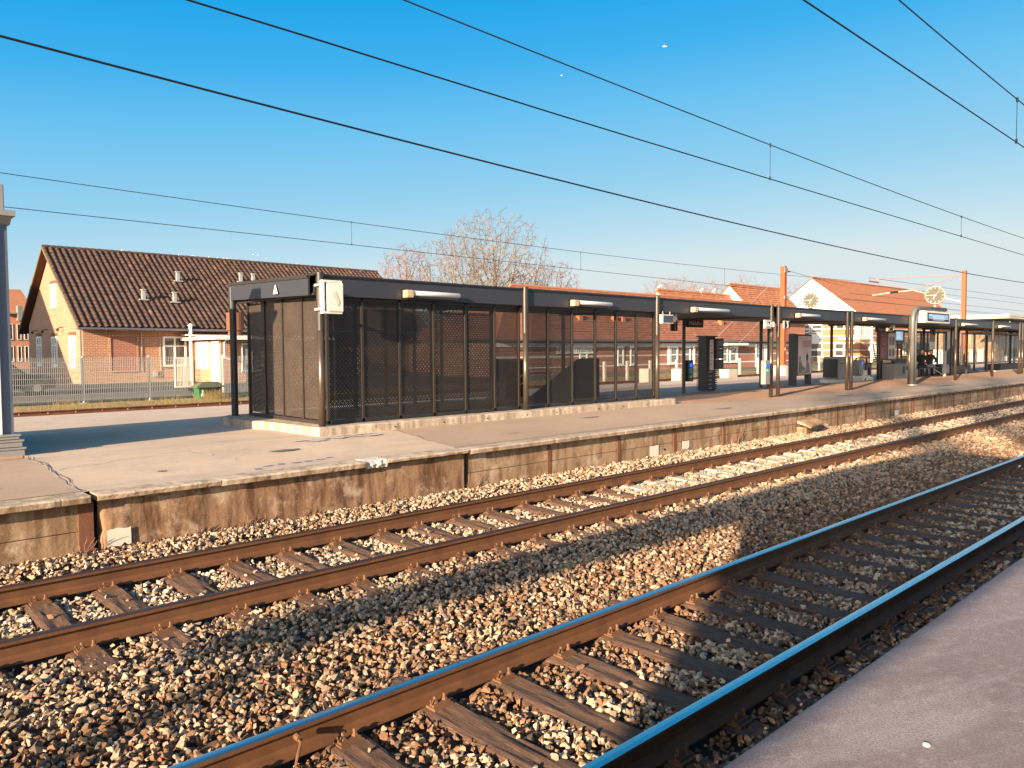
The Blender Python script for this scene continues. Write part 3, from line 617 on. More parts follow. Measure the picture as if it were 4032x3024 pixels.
def stones():
    pts=[]
    N=0
    for (x0,x1,den,rs0) in ((-2,5,900,.0215),(5,9,840,.023),(9,14,620,.027),(14,22,430,.032),(22,42,330,.038)):
        n=int((x1-x0)*(9.0-1.5)*den); x=rs.uniform(x0,x1,n); y=rs.uniform(1.5,8.99,n)
        keep=(x>.10*y-1.4)&(x<4.7*y+1.5); x=x[keep]; y=y[keep]
        r=rs0*np.clip(rs.normal(1,.28,len(x)),.5,1.9)
        pts.append(np.stack([x,y,r],1))
    P=np.concatenate(pts); x,y,r=P.T
    # keep clear of rails; thin out over sleepers (between and just beside the rails)
    def nearest(xv,arr): a=np.array(arr); return np.min(np.abs(xv[:,None]-a[None,:]),axis=1)
    keep=np.ones(len(x),bool)
    for ry in (YA,YB,YC,YD): keep&=~(np.abs(y-ry)<.095)
    c1=(YA+YB)/2; c2=(YC+YD)/2
    dn=nearest(x,xs_near); 
    clr=np.clip(rs.normal(1.0,.06,len(x)),.8,1.2)
    on1=(np.abs(y-c1)<.98*clr)&(dn<.125+.3*r)
    xc=[9.95+.62*k for k in range(60)]
    df=np.minimum(nearest(x,xs_far),nearest(x,xc)*1.15)
    on2=(np.abs(y-c2)<(1.0)*clr)&(df<.125+.3*r)
    stray=rs.rand(len(x))<.012
    keep&=~((on1|on2)&~stray)
    x,y,r=x[keep],y[keep],r[keep]; on=((on1|on2)&stray)[keep]
    z=hbed(y)+rs.uniform(-.022,.028,len(x)); z=np.where(on,np.where(y<5,ZS1,ZS2)+r*.5,z)
    z+= .012*n2d(x,y,5,3)
    # slightly lower cribs between rails of the near track
    # colours (reflectance): rust-dusted near the rails, pale fresh stones in the middle of the near track, mixed greys elsewhere
    n=len(x); u=rs.rand(n); t=rs.rand(n)
    grey=np.stack([.36+.22*t,.30+.19*t,.235+.16*t],1); dark=np.stack([.11+.1*t,.09+.08*t,.07+.06*t],1); tan=np.stack([.37+.18*t,.265+.13*t,.175+.10*t],1); rust=np.stack([.185+.11*t,.11+.06*t,.062+.035*t],1)
    white=np.stack([.55+.15*t,.48+.14*t,.39+.12*t],1)
    patch=n2d(x,y,2.2,11)+.5*n2d(x,y,6,12)
    pr=np.zeros(n)  # share of rust
    pr+= .93*np.exp(-((y-2.75)/.55)**2)+.85*np.exp(-((y-4.05)/.75)**2)
    pr=np.maximum(pr,.80*(y<1.9+.3)); 
    pr=np.maximum(pr,.55*np.exp(-((y-5.0)/.45)**2))
    pr=np.where(y>5.4,.10,pr); pr=np.clip(pr+.15*patch,0,.96)
    midw=np.exp(-((y-3.12)/.27)**2)*.62*np.clip(.8+.9*patch,0,1.3)
    pr=np.clip(pr-midw,0,1)
    farw=np.where((y>6.5)&(y<7.8),.35,0)+np.where(y>8,.15,0)
    col=np.where((u<.20)[:,None],dark,np.where((u<.52)[:,None],grey,tan)); 
    col=np.where((rs.rand(n)<farw)[:,None],white,col)
    isr=rs.rand(n)<pr; rr_=rs.rand(n)[:,None]; col=np.where(isr[:,None],rust,col)
    wm=(rs.rand(n)<midw*.9); col=np.where(wm[:,None],white*np.array([1,.94,.85]),col)
    ang=rs.uniform(0,2*PI,(n,3)); pk=rs.randint(0,len(PROT),n)
    col=col*np.array([.92,.82,.73]); VS=[];FS=[];CS=[];base=0
    for k,(pv,pf) in enumerate(PROT):
        idx=np.where(pk==k)[0]; m=len(idx)
        if not m: continue
        a=ang[idx,0]; b=rs.normal(0,.45,m); c=rs.normal(0,.45,m)
        ca,sa,cb,sb,cc,sc=np.cos(a),np.sin(a),np.cos(b),np.sin(b),np.cos(c),np.sin(c)
        Rz=np.zeros((m,3,3)); Rz[:,0,0]=ca;Rz[:,0,1]=-sa;Rz[:,1,0]=sa;Rz[:,1,1]=ca;Rz[:,2,2]=1
        Ry=np.zeros((m,3,3)); Ry[:,0,0]=cb;Ry[:,0,2]=sb;Ry[:,2,0]=-sb;Ry[:,2,2]=cb;Ry[:,1,1]=1
        Rx=np.zeros((m,3,3)); Rx[:,1,1]=cc;Rx[:,1,2]=-sc;Rx[:,2,1]=sc;Rx[:,2,2]=cc;Rx[:,0,0]=1
        Rm=Rz@Ry@Rx
        V=np.einsum('mij,vj->mvi',Rm,pv)*r[idx][:,None,None]*1.25+np.stack([x[idx],y[idx],z[idx]],1)[:,None,:]
        nv=len(pv); F=pf[None,:,:]+(np.arange(m)*nv)[:,None,None]+base
        VS.append(V.reshape(-1,3)); FS.append(F.reshape(-1,3)); CS.append(np.repeat(col[idx],len(pf),axis=0)); base+=m*nv
    V=np.concatenate(VS); F=np.concatenate(FS); C=np.concatenate(CS)
    me=bpy.data.meshes.new('ballast_stones'); me.vertices.add(len(V)); me.vertices.foreach_set('co',V.ravel()); me.loops.add(len(F)*3); me.loops.foreach_set('vertex_index',F.ravel().astype(np.int32))
    me.polygons.add(len(F)); me.polygons.foreach_set('loop_start',np.arange(0,len(F)*3,3,dtype=np.int32))
    try: me.polygons.foreach_set('loop_total',np.full(len(F),3,dtype=np.int32))
    except Exception: pass
    at=me.attributes.new('col','FLOAT_COLOR','FACE'); at.data.foreach_set('color',np.concatenate([C,np.ones((len(C),1))],1).ravel())
    me.polygons.foreach_set('use_smooth',np.zeros(len(F),dtype=bool)); me.update(calc_edges=True); me.validate()
    t=NT('ballast_stone'); a=t.new('ShaderNodeAttribute',attribute_name='col'); n1=t.noise(70,4,.6); t.color(t.mix(t.math('MULTIPLY',n1,.45),a.outputs['Color'],t.mix(1.,a.outputs['Color'],(.45,.42,.4),'MULTIPLY'))); t.set(.85); t.bump(t.noise(120,3,.6),.3,.004)
    me.materials.append(t.m); o=bpy.data.objects.new('ballast_stones',me); COL.objects.link(o); tag(o,'angular grey, tan and rust dusted ballast stones around the tracks','ballast',kind='stuff')
    print('stones',len(x),'tris',len(F))
stones()
# ================================================================== far platform: canopies and mesh shelter
def fixture(x0,x1,label,y=11.47,z=3.22):
    t=thing('canopy_lamp',((x0+x1)/2,y,z-.06),label,'lamp','long lamps along the canopy fascia')
    c=MB(); a=x0+.16; n=10
    mb=MB()
    for (p,q,hh,m) in ((x0,a,.075,'lampend'),):
        e=MB(); e.box(p,y-.065,z-.075,q,y+.075,z+.065); e.build('end_box',M[m],t,bevel=.018)
    g=MB(); g.tube([(a,y,z+.012),(a+.03,y,z+.012),(x1-.03,y,z+.012),(x1,y,z+.012)],[.03,.048,.048,.03],12); g.build('tube_cover',M['lampglass'],t,smooth=True)
    h=MB(); h.box(a,y-.02,z-.075,x1-.05,y+.06,z-.035); h.box(x0+.5,y+.03,z-.06,x0+.6,y+.13,z+.03); h.box(x1-.4,y+.03,z-.06,x1-.3,y+.13,z+.03); h.build('housing',M['black'],t)
    return t
COLS=[6.47,11.27,15.91,21.71]; 
def col_base(x,y): return .91 if x<16.2 else zplat(x,y)
def canopy(name_label,xa,xb,fx,bx,endcap=True):
    t=thing('platform_canopy',(xa,11.6,.66),name_label,'canopy','dark platform canopies in a row')
    YF,YB_=11.60,14.95
    zt=lambda y: 3.47+.022*(y-11.6)
    rf=MB(); rf.prism([(xa,YF-.06,zt(YF)-.03),(xb,YF-.06,zt(YF)-.03),(xb,YB_+.1,zt(YB_)-.03),(xa,YB_+.1,zt(YB_)-.03)],(0,0,.035)); rf.build('roof_sheet',M['black'],t,bevel=.01)
    so_=MB(); so_.prism([(xa+.06,YF+.06,3.13),(xb-.06,YF+.06,3.13),(xb-.06,YB_-.02,3.2),(xa+.06,YB_-.02,3.2)],(0,0,.03)); so_.build('soffit',M['darkband'],t)
    xs=sorted(set([xa+.04]+fx+[xb-.04]))
    for i in range(len(xs)-1):
        if xs[i+1]-xs[i]<.3: continue
        f=MB(); a=xs[i]+(.07 if xs[i] in fx else 0); b=xs[i+1]-(.07 if xs[i+1] in fx else 0)
        f.box(a,YF-.03,3.115,b,YF+.01,3.425); f.build('fascia',M['fascia'],t,bevel=.004)
        l=MB(); l.box(a,YF-.045,3.425,b,YF+.01,3.447); l.build('fascia_lip',M['black'],t)
        f=MB(); f.box(a,YB_-.01,3.19,b,YB_+.03,3.5); f.build('fascia',M['fascia'],t)
    for x in (xa,xb):
        f=MB(); f.prism([(x-.02,YF+.08,3.12),(x+.02,YF+.08,3.12),(x+.02,YB_-.06,3.195),(x-.02,YB_-.06,3.195)],(0,0,.29)); f.build('end_fascia',M['fascia'],t,bevel=.003)
        l=MB(); l.prism([(x-.04,YF+.08,3.405),(x+.03,YF+.08,3.405),(x+.03,YB_-.06,3.485),(x-.04,YB_-.06,3.485)],(0,0,.055)); l.build('fascia_lip',M['coltop'],t)
    for x in fx:
        zb=col_base(x,YF); c=MB(); c.cyl((x,YF-.035,2.53),(x,YF-.035,3.5),.066,20); c.build('column_head',M['coltop'],t,smooth=False)
        c=MB(); c.cyl((x,YF-.035,zb),(x,YF-.035,2.53),.060,20); c.build('column',M['steel'] if x>6.6 else M['steel'],t,smooth=True)
    for x in bx:
        zb=.91 if x<16.2 else zplat(x,14.85); c=MB(); c.cyl((x,14.8,zb),(x,14.8,3.45),.066 if x<7 else .07,16 if x<7 else 4); c.build('rear_column',M['black'],t)
    for x in fx:
        g=MB(); g.box(x-.05,YF+.04,3.13,x+.05,YB_-.04,3.3); g.build('beam',M['black'],t)
    return t
can1=canopy('dark canopy over the mesh shelter, nearest the left end of the platform',6.33,21.85,COLS,[6.36,11.27,15.91,21.86])
can2=canopy('dark canopy with a clock on its roof, between two pairs of steel columns',22.02,27.28,[22.15,27.11],[27.0])
can3=canopy('long dark canopy behind the tall grey post with clock and display',27.38,49.4,[27.47,33.03,38.67,44.35,49.29],[27.6,33.1,38.6,44.3,49.3])
can4=canopy('far dark canopy at the right edge, beyond the glass shelters',49.8,66.,[49.9,55.3,60.7],[49.9,55.3,60.7])
# mesh walls of canopy 1
mw_=thing('mesh_shelter',(6.6,11.7,.91),'dark shelter of perforated metal panels standing on a concrete slab','shelter')
DV=[6.68,7.37,8.17,8.96,9.75,10.53,11.22,11.40,12.11,12.9,13.7,14.46,15.26,15.98]
for i in range(len(DV)-1):
    a,b=DV[i],DV[i+1]
    if b-a<.3: continue
    p=MB(); p.quad((a+.02,11.725,1.0),(b-.02,11.725,1.0),(b-.02,11.725,3.08),(a+.02,11.725,3.08)); p.build('mesh_panel',M['perf'] if b<13 else M['perf2'],mw_,fixn=False)
for x in DV:
    p=MB(); p.box(x-.022,11.70,.93,x+.022,11.76,3.12); p.build('mullion',M['coltop'],mw_)
p=MB(); p.box(6.6,11.70,.925,16.0,11.755,.985); p.build('bottom_rail',M['black'],mw_)
p=MB(); p.box(6.6,11.70,3.07,16.0,11.755,3.11); p.build('top_rail',M['black'],mw_)
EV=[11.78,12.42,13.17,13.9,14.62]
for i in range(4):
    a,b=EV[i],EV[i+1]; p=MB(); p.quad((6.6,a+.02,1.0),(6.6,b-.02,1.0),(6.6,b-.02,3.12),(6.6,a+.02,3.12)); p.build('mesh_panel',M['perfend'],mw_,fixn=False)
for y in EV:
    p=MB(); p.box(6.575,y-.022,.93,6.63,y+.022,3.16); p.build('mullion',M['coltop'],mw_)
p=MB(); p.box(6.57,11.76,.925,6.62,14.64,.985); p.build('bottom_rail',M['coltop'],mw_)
# back wall of the closed part, single clear mesh further right
for (a,b,m) in ((6.66,7.4,'perf'),(7.44,8.2,'perf'),(8.24,9.0,'perf'),(9.04,9.8,'perf'),(9.84,10.6,'perf'),(10.64,11.4,'perf'),(11.44,12.2,'perf'),(12.24,13.0,'perf')):
    p=MB(); p.quad((a,14.62,1.0),(b,14.62,1.0),(b,14.62,3.12),(a,14.62,3.12)); p.build('rear_panel',M['perfr'],mw_,fixn=False)
    p=MB(); p.box(b-.003,14.59,.93,b+.043,14.66,3.16); p.build('mullion',M['black'],mw_)
# things in the shelter: stair parapet, handrails, box
st=thing('stair_parapet',(14.5,13.4,.91),'dark sloping parapet of the underpass stairs inside the mesh shelter','parapet')
p=MB(); p.prism([(11.9,13.2,.91),(15.6,13.2,.91),(15.6,13.2,1.95),(14.9,13.2,1.95),(12.9,13.2,.93)],(0,.12,0)); p.build('parapet_wall',M['black'],st)
p=MB(); p.tube([(11.3,13.05,1.0),(12.7,13.05,1.62),(13.6,13.05,1.62)],.018,8); p.tube([(11.3,13.05,.92),(12.7,13.05,1.42)],.014,8); p.build('handrail',M['galv'],st)
p=thing('shelter_cabinet',(13.2,14.3,.91),'dark cabinet seen through the mesh beside the handrail','cabinet')
q=MB(); q.box(12.9,14.0,.91,13.65,14.5,1.95); q.build('cabinet_body',M['midgrey'],p,bevel=.01); q=MB(); q.box(12.95,13.985,1.0,13.6,13.998,1.9); q.build('door',M['black'],p)
# slab
sl_=MB(); nseg=90; per=[]
def addp(a,b,n):
    for i in range(n): per.append((a[0]+(b[0]-a[0])*i/n,a[1]+(b[1]-a[1])*i/n))
addp((6.30,11.36),(16.42,11.36),100); addp((16.42,11.36),(16.42,15.1),12); addp((16.42,15.1),(6.35,15.1),40); addp((6.35,15.1),(6.05,14.75),4); addp((6.05,14.75),(6.05,13.6),10); addp((6.05,13.6),(6.22,13.0),5); addp((6.22,13.0),(6.30,11.36),14)
n=len(per); vs=[]
for k,(x,y) in enumerate(per):
    q=.010*mnoise.noise(Vector((x*8,y*8,0))); r_=.012*mnoise.noise(Vector((x*21,y*21,3)))
    vs+= [(x+q,y+q,.62),(x+q,y+q,.895+r_*.5),(x+q+(.02 if x<10 else 0)*(1 if x<7 else 0),y+q+.022*(1 if y<12 else 0),.915)]
fs=[]
for k in range(n):
    k2=(k+1)%n
    for j in (0,1): fs.append((k*3+j,k2*3+j,k2*3+j+1,k*3+j+1))
sl_.add(vs,fs); sl_.f.append(tuple(k*3+2 for k in range(n))); sl_.mi.append(0)
so2=sl_.build('shelter_slab',M['coping']); tag(so2,'raised pale concrete slab under the mesh shelter','slab')
hm=MB()
for x in (8.9,10.0,11.1,12.0,13.4,14.3,15.2,7.8): hm.cyl((x,11.352,.83),(x,11.38,.83),.014,8)
tag(hm.build('form_hole',M['ink'],so2),None)
LAMPX=[(8.13,9.42),(12.64,14.01),(17.35,19.15),(23.19,24.75),(28.31,30.26),(39.32,41.47),(45.14,47.0)]
LL=['long canopy lamp left of the middle mesh column, above the mesh panels','long canopy lamp above the clearer mesh panels','long canopy lamp above the station name sign','long canopy lamp below the left clock','long canopy lamp above the red poster','long canopy lamp just right of the grey display post','long canopy lamp nearest the right edge']
for (a,b),l in zip(LAMPX,LL): fixture(a,b,l)
# white faded sign at the corner column
t=thing('faded_sign',(6.5,11.25,2.82),'faded white sign box on the corner column of the mesh shelter','sign')
q=MB(); q.box(6.42,11.22,2.83,6.72,11.30,3.31); q.build('sign_box',M['cream'],t,bevel=.02)
q=MB(); q.frame(6.34,2.80,6.70,3.35,11.24,.035,.10); q.build('sign_frame',M['cream'],t,bevel=.004)
q=MB(); pts=[(6.50,3.14),(6.53,3.18),(6.57,3.16),(6.60,3.08),(6.64,3.0),(6.62,2.94),(6.59,2.93),(6.56,3.01),(6.52,3.05)]; q.prism([(x,11.214,z) for x,z in pts],(0,.005,0)); q.build('faded_symbol',M['smudge'],t)
q=MB(); q.box(6.36,11.34,2.86,6.44,11.56,2.9); q.box(6.36,11.34,3.26,6.44,11.56,3.3); q.build('bracket',M['galv'],t)
# high voltage triangle
def tri_sign(c,s,axis,label,name='warning_sign',bg=None):
    t=thing(name,c,label,'sign'); q=MB(); c=Vector(c)
    U=Vector((1,0,0)) if axis=='y' else Vector((0,1,0)); N=Vector((0,-1,0)) if axis=='y' else Vector((-1,0,0))
    q.prism([c+U*(-s/2),c+U*(s/2),c+Vector((0,0,s*.95))],N*.006); q.build('plate',M['cream'] if bg is None else bg,t)
    q=MB(); z=Vector((0,0,1)); b=[(-.02,.62),(.08,.62),(.0,.42),(.09,.42),(-.06,.12),(-.01,.34),(-.09,.34)]
    q.prism([c+U*(u*s)+z*(v*s)+N*.007 for u,v in b],N*.003); q.build('bolt_symbol',M['ink'],t); return t
tri_sign((6.275,12.78,3.205),.17,'x','pale triangular warning sign with bolt on the shelter end fascia')
# ------------------------------------------------------------------ left structure (lift shelter) with stepped plinth
t=thing('glazed_shelter',(2.15,12.3,.75),'blue grey end of a glazed shelter on a stepped grey plinth at the left edge','shelter')
GF=12.26
for k,(z0,z1,o_) in enumerate(((.70,.885,.0),(.895,.99,.02),(1.0,1.065,.05))):
    q=MB(); q.box(-4,GF+o_,z0,2.29-o_,15.4,z1); q.build('plinth_step',M['grey'],t,bevel=.006)
    q=MB(); q.box(-4,GF-.015+o_,z1-.02,2.305-o_,15.41,z1+.004); q.build('step_lip',M['grey'],t)
q=MB(); q.box(2.06,GF+.14,1.07,2.195,15.3,3.94); q.build('end_panel',M['bluegrey'],t)
q=MB(); q.box(2.01,GF+.11,1.07,2.058,GF+.18,3.94); q.build('corner_post',M['white'],t,bevel=.006)
q=MB(); q.box(1.93,GF+.13,1.07,1.97,GF+.18,3.94); q.build('mullion',M['cream'],t)
q=MB(); q.box(-4,GF+.18,1.08,2.0,GF+.20,3.93); q.build('dark_pane',M['panel_glass'],t)
for z in (2.0,2.85): q=MB(); q.box(-4,GF+.12,z,1.93,GF+.17,z+.05); q.build('transom',M['midgrey'],t)
q=MB(); q.box(-4,GF-.04,4.04,2.27,15.5,4.115); q.prism([(-4,GF+.13,3.94),(-4,GF-.01,4.04),(-4,15.5,4.04),(-4,15.3,3.94)],(6.23,0,0)); q.build('roof_edge',M['grey'],t)
q=MB(); q.box(1.4,GF+.06,4.12,2.16,GF+.42,4.47); q.build('roof_box',M['grey'],t,bevel=.01)
q=MB(); q.box(-3.8,GF+.24,1.066,2.05,15.2,1.08); q.build('floor_plate',M['midgrey'],t)
q=MB(); q.box(-3.9,15.2,1.07,2.055,15.24,3.93); q.build('rear_pane',M['bluegrey'],t)
# ------------------------------------------------------------------ signs on columns and posts
def box_sign(c,sx,sz,d,label,face,side='cream',name='sign_box_thing'):
    t=thing(name,c,label,'sign'); x,y,z=c
    q=MB(); q.box(x-sx/2,y-d/2,z-sz/2,x+sx/2,y+d/2,z+sz/2); q.build('casing',M[side],t,bevel=.008)
    q=MB(); q.box(x-sx/2+.02,y-d/2-.004,z-sz/2+.02,x+sx/2-.02,y-d/2-.001,z+sz/2-.02); q.build('face',M[face],t)
    return t
t=box_sign((16.02,11.36,2.93),.46,.22,.10,'blank dark display box on the column at the right end of the mesh shelter','screen','cream','display_sign')
q=MB(); q.cyl((15.86,11.36,3.04),(15.86,11.36,3.12),.01,6); q.cyl((16.16,11.36,3.04),(16.16,11.36,3.12),.01,6); q.build('hanger',M['galv'],t)
t=box_sign((21.36,14.85,2.93),.36,.30,.05,'black platform number 1 sign on the dark post','ink','black','track_sign')
text_mesh('digit','1',.26,M['white'],t,(21.37,14.81,2.89),(1,0,0),(0,0,1)); text_mesh('word','Spor',.075,M['white'],t,(21.37,14.81,3.035),(1,0,0),(0,0,1))
t=box_sign((22.55,14.85,3.05),1.05,.27,.06,'black station name sign hanging under the canopy','ink','black','station_name_sign')
text_mesh('station_name','Middelfart',.20,M['smudge'],t,(22.60,14.815,3.05),(1,0,0),(0,0,1))
q=MB(); q.cyl((22.2,14.85,3.18),(22.2,14.85,3.3),.012,6); q.cyl((22.95,14.85,3.18),(22.95,14.85,3.3),.012,6); q.build('hanger',M['black'],t)
t=box_sign((21.28,11.46,2.90),.38,.25,.06,'black sign with a white boxed pictogram beside the column pair','ink','cream','picto_sign')
q=MB(); q.frame(21.16,2.81,21.40,2.99,11.42,.014,.006); q.prism([(x,11.42,z) for x,z in ((21.2,2.85),(21.33,2.84),(21.37,2.88),(21.3,2.9),(21.26,2.95),(21.22,2.94),(21.24,2.9))],(0,.005,0)); q.build('pictogram',M['white'],t)
q=MB(); q.box(21.47,11.43,2.82,21.66,11.50,2.98); q.build('bracket',M['cream'],t)
t=box_sign((22.33,11.40,2.90),.36,.25,.06,'dark platform number 3 sign beside the column pair','ink','grey','track_sign')
text_mesh('digit','3',.22,M['white'],t,(22.34,11.36,2.87),(1,0,0),(0,0,1)); text_mesh('word','Spor',.06,M['white'],t,(22.34,11.36,2.99),(1,0,0),(0,0,1))
t=box_sign((36.9,14.2,3.02),1.1,.25,.06,'black hanging name sign above the red poster, too far to read','ink','black','station_name_sign')
text_mesh('station_name','Middelfart',.17,M['smudge'],t,(36.9,14.165,3.02),(1,0,0),(0,0,1))
q=MB(); q.cyl((36.5,14.2,3.14),(36.5,14.2,3.25),.012,6); q.cyl((37.3,14.2,3.14),(37.3,14.2,3.25),.012,6); q.build('hanger',M['black'],t)
t=box_sign((44.0,14.2,2.95),.36,.28,.05,'black platform number 1 sign inside the far glass shelter','ink','black','track_sign'); text_mesh('digit','1',.22,M['white'],t,(44.,14.17,2.95),(1,0,0),(0,0,1))
t=box_sign((45.7,12.2,2.95),.6,.34,.07,'grey platform number 3 sign hanging right of the far column','ink','grey','track_sign'); text_mesh('digit','3',.28,M['white'],t,(45.7,12.16,2.93),(1,0,0),(0,0,1))
# card readers
def reader(c,label,body,lab):
    t=thing('card_reader',c,label,'card reader'); x,y,z=c
    q=MB(); q.box(x-.14,y-.07,z,x+.14,y+.09,z+.72); q.build('casing',M[body],t,bevel=.02)
    q=MB(); q.cyl((x-.02,y-.085,z+.55),(x-.02,y-.068,z+.55),.075,18); q.build('reader_disc',M['blue'],t)
    if lab=='a':
        q=MB(); q.box(x-.10,y-.076,z+.27,x+.07,y-.071,z+.45); q.build('label_upper',M['cyan'],t); q=MB(); q.prism([(x-.09,y-.076,z+.12),(x+.06,y-.076,z+.12),(x+.06,y-.076,z+.22),(x-.02,y-.076,z+.22),(x-.09,y-.076,z+.16)],(0,.004,0)); q.build('label_lower',M['greens'],t)
    else:
        q=MB(); q.box(x-.11,y-.076,z+.36,x+.07,y-.071,z+.48); q.build('label_upper',M['green'],t); q=MB(); q.box(x-.07,y-.080,z+.40,x+.02,y-.077,z+.44); q.build('label_mark',M['white'],t)
    q=MB(); q.box(x+.14,y+.0,z+.1,x+.2,y+.08,z+.62); q.build('side_cover',M['cream'] if lab=='b' else M['black'],t)
    return t
reader((22.08,14.72,1.08),'black card reader with blue disc on the dark post','black','a')
reader((21.18,11.45,1.10),'grey card reader with blue disc and green label beside the steel column pair','grey','b')
t=thing('card_reader',(34.2,13.9,1.2),'small card reader with blue and green labels in front of the big grey cabinet','card reader'); q=MB(); q.box(34.05,13.9,1.0,34.3,14.0,1.7); q.build('casing',M['grey'],t,bevel=.01); q=MB(); q.cyl((34.15,13.885,1.5),(34.15,13.9,1.5),.08,14); q.build('reader_disc',M['blue'],t); q=MB(); q.box(34.07,13.89,1.2,34.26,13.897,1.38); q.build('label',M['green'],t)
# camera housings under the canopy
def cctv(c,label):
    t=thing('security_camera',c,label,'security camera'); x,y,z=c
    q=MB(); q.cbox((x,y,z),(.42,.15,.14),rz=.2,ry=-.35); q.build('housing',M['white'],t,bevel=.02); q=MB(); q.cbox((x-.2,y-.04,z-.075),(.06,.11,.10),rz=.2,ry=-.35); q.build('lens_hood',M['ink'],t); q=MB(); q.cyl((x+.1,y,z+.03),(x+.1,y,z+.22),.02,8); q.build('mount',M['galv'],t)
cctv((17.0,11.9,2.98),'white security camera under the canopy, left of the station name sign'); cctv((32.1,11.9,2.98),'white security camera under the canopy beside the grey display post'); cctv((49.0,12.0,3.35),'white camera box on the canopy roof at the right edge')
# slatted dark information column
t=thing('information_column',(23.75,15.0,.66),'tall black slatted column with poster strip and three black boxes','information column')
q=MB(); q.box(23.42,14.95,.68,24.06,15.25,2.60); q.build('core',M['black'],t)
for k in range(26):
    q=MB(); q.box(23.36,14.91,.74+k*.071,24.12,15.28,.775+k*.071)
    if k<25: q.build('slat',M['black'],t)
q=MB()
for k in range(6): q.box(23.55,14.90,.78+k*.142*1.0,23.75,14.908,.795+k*.142)
q.build('pale_edges',M['cream'],t)
q=MB(); q.box(23.34,14.90,2.60,24.14,15.3,2.64); q.build('cap',M['black'],t)
q=MB(); q.box(23.60,14.885,1.42,23.84,14.905,2.50); q.build('poster_strip',M['poster'],t)
q=MB()
for k in range(7): z=2.40-.13*k; q.box(23.64,14.880,z,23.64+rnd.uniform(.06,.16),14.884,z+rnd.uniform(.015,.05))
q.build('poster_print',M['midgrey'],t)
for z in (1.45,1.83,2.20): q=MB(); q.box(23.88,14.80,z,24.36,14.92,z+.34); q.build('display_box',M['black'],t,bevel=.015); 
for z in (1.52,1.90,2.27): q=MB(); q.box(23.95,14.792,z,24.29,14.798,z+.2); q.build('display_face',M['screen'],t)
q=MB(); q.cyl((23.75,15.1,zplat(23.7,15.)+.001),(23.75,15.1,zplat(23.7,15)+.02),.75,28); tag(q.build('round_cover',M['midgrey']),'flat round cover plate on the paving under the black slatted column','cover plate')
# advertising light board
t=thing('advertising_board',(30.25,14.8,.64),'advertising board on two black legs showing two seated people','advertising board')
q=MB(); q.box(29.42,14.7,.62,29.72,14.92,2.76); q.build('side_post',M['black'],t,bevel=.01); q=MB(); q.box(30.78,14.72,.62,31.04,14.9,1.1); q.build('leg',M['black'],t)
q=MB(); q.box(29.70,14.72,1.05,31.05,14.92,2.74); q.build('casing',M['black'],t,bevel=.01); q=MB(); q.box(29.84,14.708,1.10,31.0,14.718,2.68); q.build('poster',M['poster'],t)
q=MB(); q.box(30.2,14.704,2.2,30.95,14.707,2.5); q.build('poster_band',M['poster2'],t)
q=MB()
for z,a,b in ((2.12,30.1,30.8),(2.05,30.2,30.75),(1.98,30.25,30.7),(2.55,30.0,30.7)): q.box(a,14.704,z,b,14.707,z+.02)
q.build('poster_lines',M['poster2'],t)
def blob(cx,cz,rx,rz,n=14): return [(cx+rx*math.cos(2*PI*k/n),14.703,cz+rz*math.sin(2*PI*k/n)) for k in range(n)]
for nm,mat,pts in (('poster_hair',M['posterskin'],blob(29.99,1.75,.09,.12)),('poster_hair',M['ink'],blob(30.62,1.80,.09,.16)),('poster_face',M['posterskin'],blob(30.66,1.70,.05,.09)),('poster_clothes',M['midgrey'],[(29.86,14.702,1.14),(30.5,14.702,1.14),(30.45,14.702,1.36),(30.2,14.702,1.45),(30.08,14.702,1.64),(29.9,14.702,1.64)]),('poster_clothes',M['grey'],[(30.5,14.702,1.14),(30.9,14.702,1.14),(30.82,14.702,1.5),(30.7,14.702,1.62),(30.56,14.702,1.6)]),('poster_trousers',M['posteryel'],[(30.1,14.7,1.12),(30.5,14.7,1.12),(30.42,14.7,1.3),(30.18,14.7,1.3)])):
    q=MB(); q.prism(pts,(0,.002,0)); q.build(nm,mat,t)
# big grey cabinet and trolley
t=thing('grey_cabinet',(33.4,14.6,.66),'big light grey cabinet on a low pale base behind the column pair','cabinet')
q=MB(); q.box(32.65,14.3,.82,33.95,14.95,1.80); q.build('body',M['grey'],t,bevel=.02); q=MB(); q.box(32.45,14.2,.66,34.9,15.0,.82); q.build('base',M['galv'],t,bevel=.01); q=MB(); q.box(32.5,14.28,.9,32.62,14.9,1.7); q.build('side_frame',M['black'],t); q=MB(); q.box(32.52,14.2,1.5,33.05,14.22,1.52); q.build('handle',M['ink'],t)
t=thing('trolley',(35.2,14.5,.66),'dark luggage trolley with curved handle and small pale wheels','trolley')
q=MB(); q.box(34.7,14.45,.95,35.75,14.6,1.62); q.build('panel',M['midgrey'],t,bevel=.02); q=MB(); q.tube([(34.6,14.4,1.6),(34.8,14.4,1.72),(35.4,14.4,1.76),(35.85,14.4,1.70),(35.92,14.4,1.4)],.03,8); q.tube([(35.8,14.4,1.65),(35.8,14.4,.8)],.02,6); q.build('handle_bar',M['ink'],t)
q=MB(); q.box(34.6,14.3,.78,36.1,14.8,.9); q.box(35.1,14.25,.9,35.25,14.3,1.2); q.box(35.3,14.25,.9,35.6,14.3,1.15); q.build('chassis',M['cream'],t,bevel=.01)
for x in (34.9,35.15,35.6,35.95,36.1):
    q=MB(); q.cyl((x,14.22,.76),(x,14.28,.76),.09,14); q.build('wheel',M['white'],t)
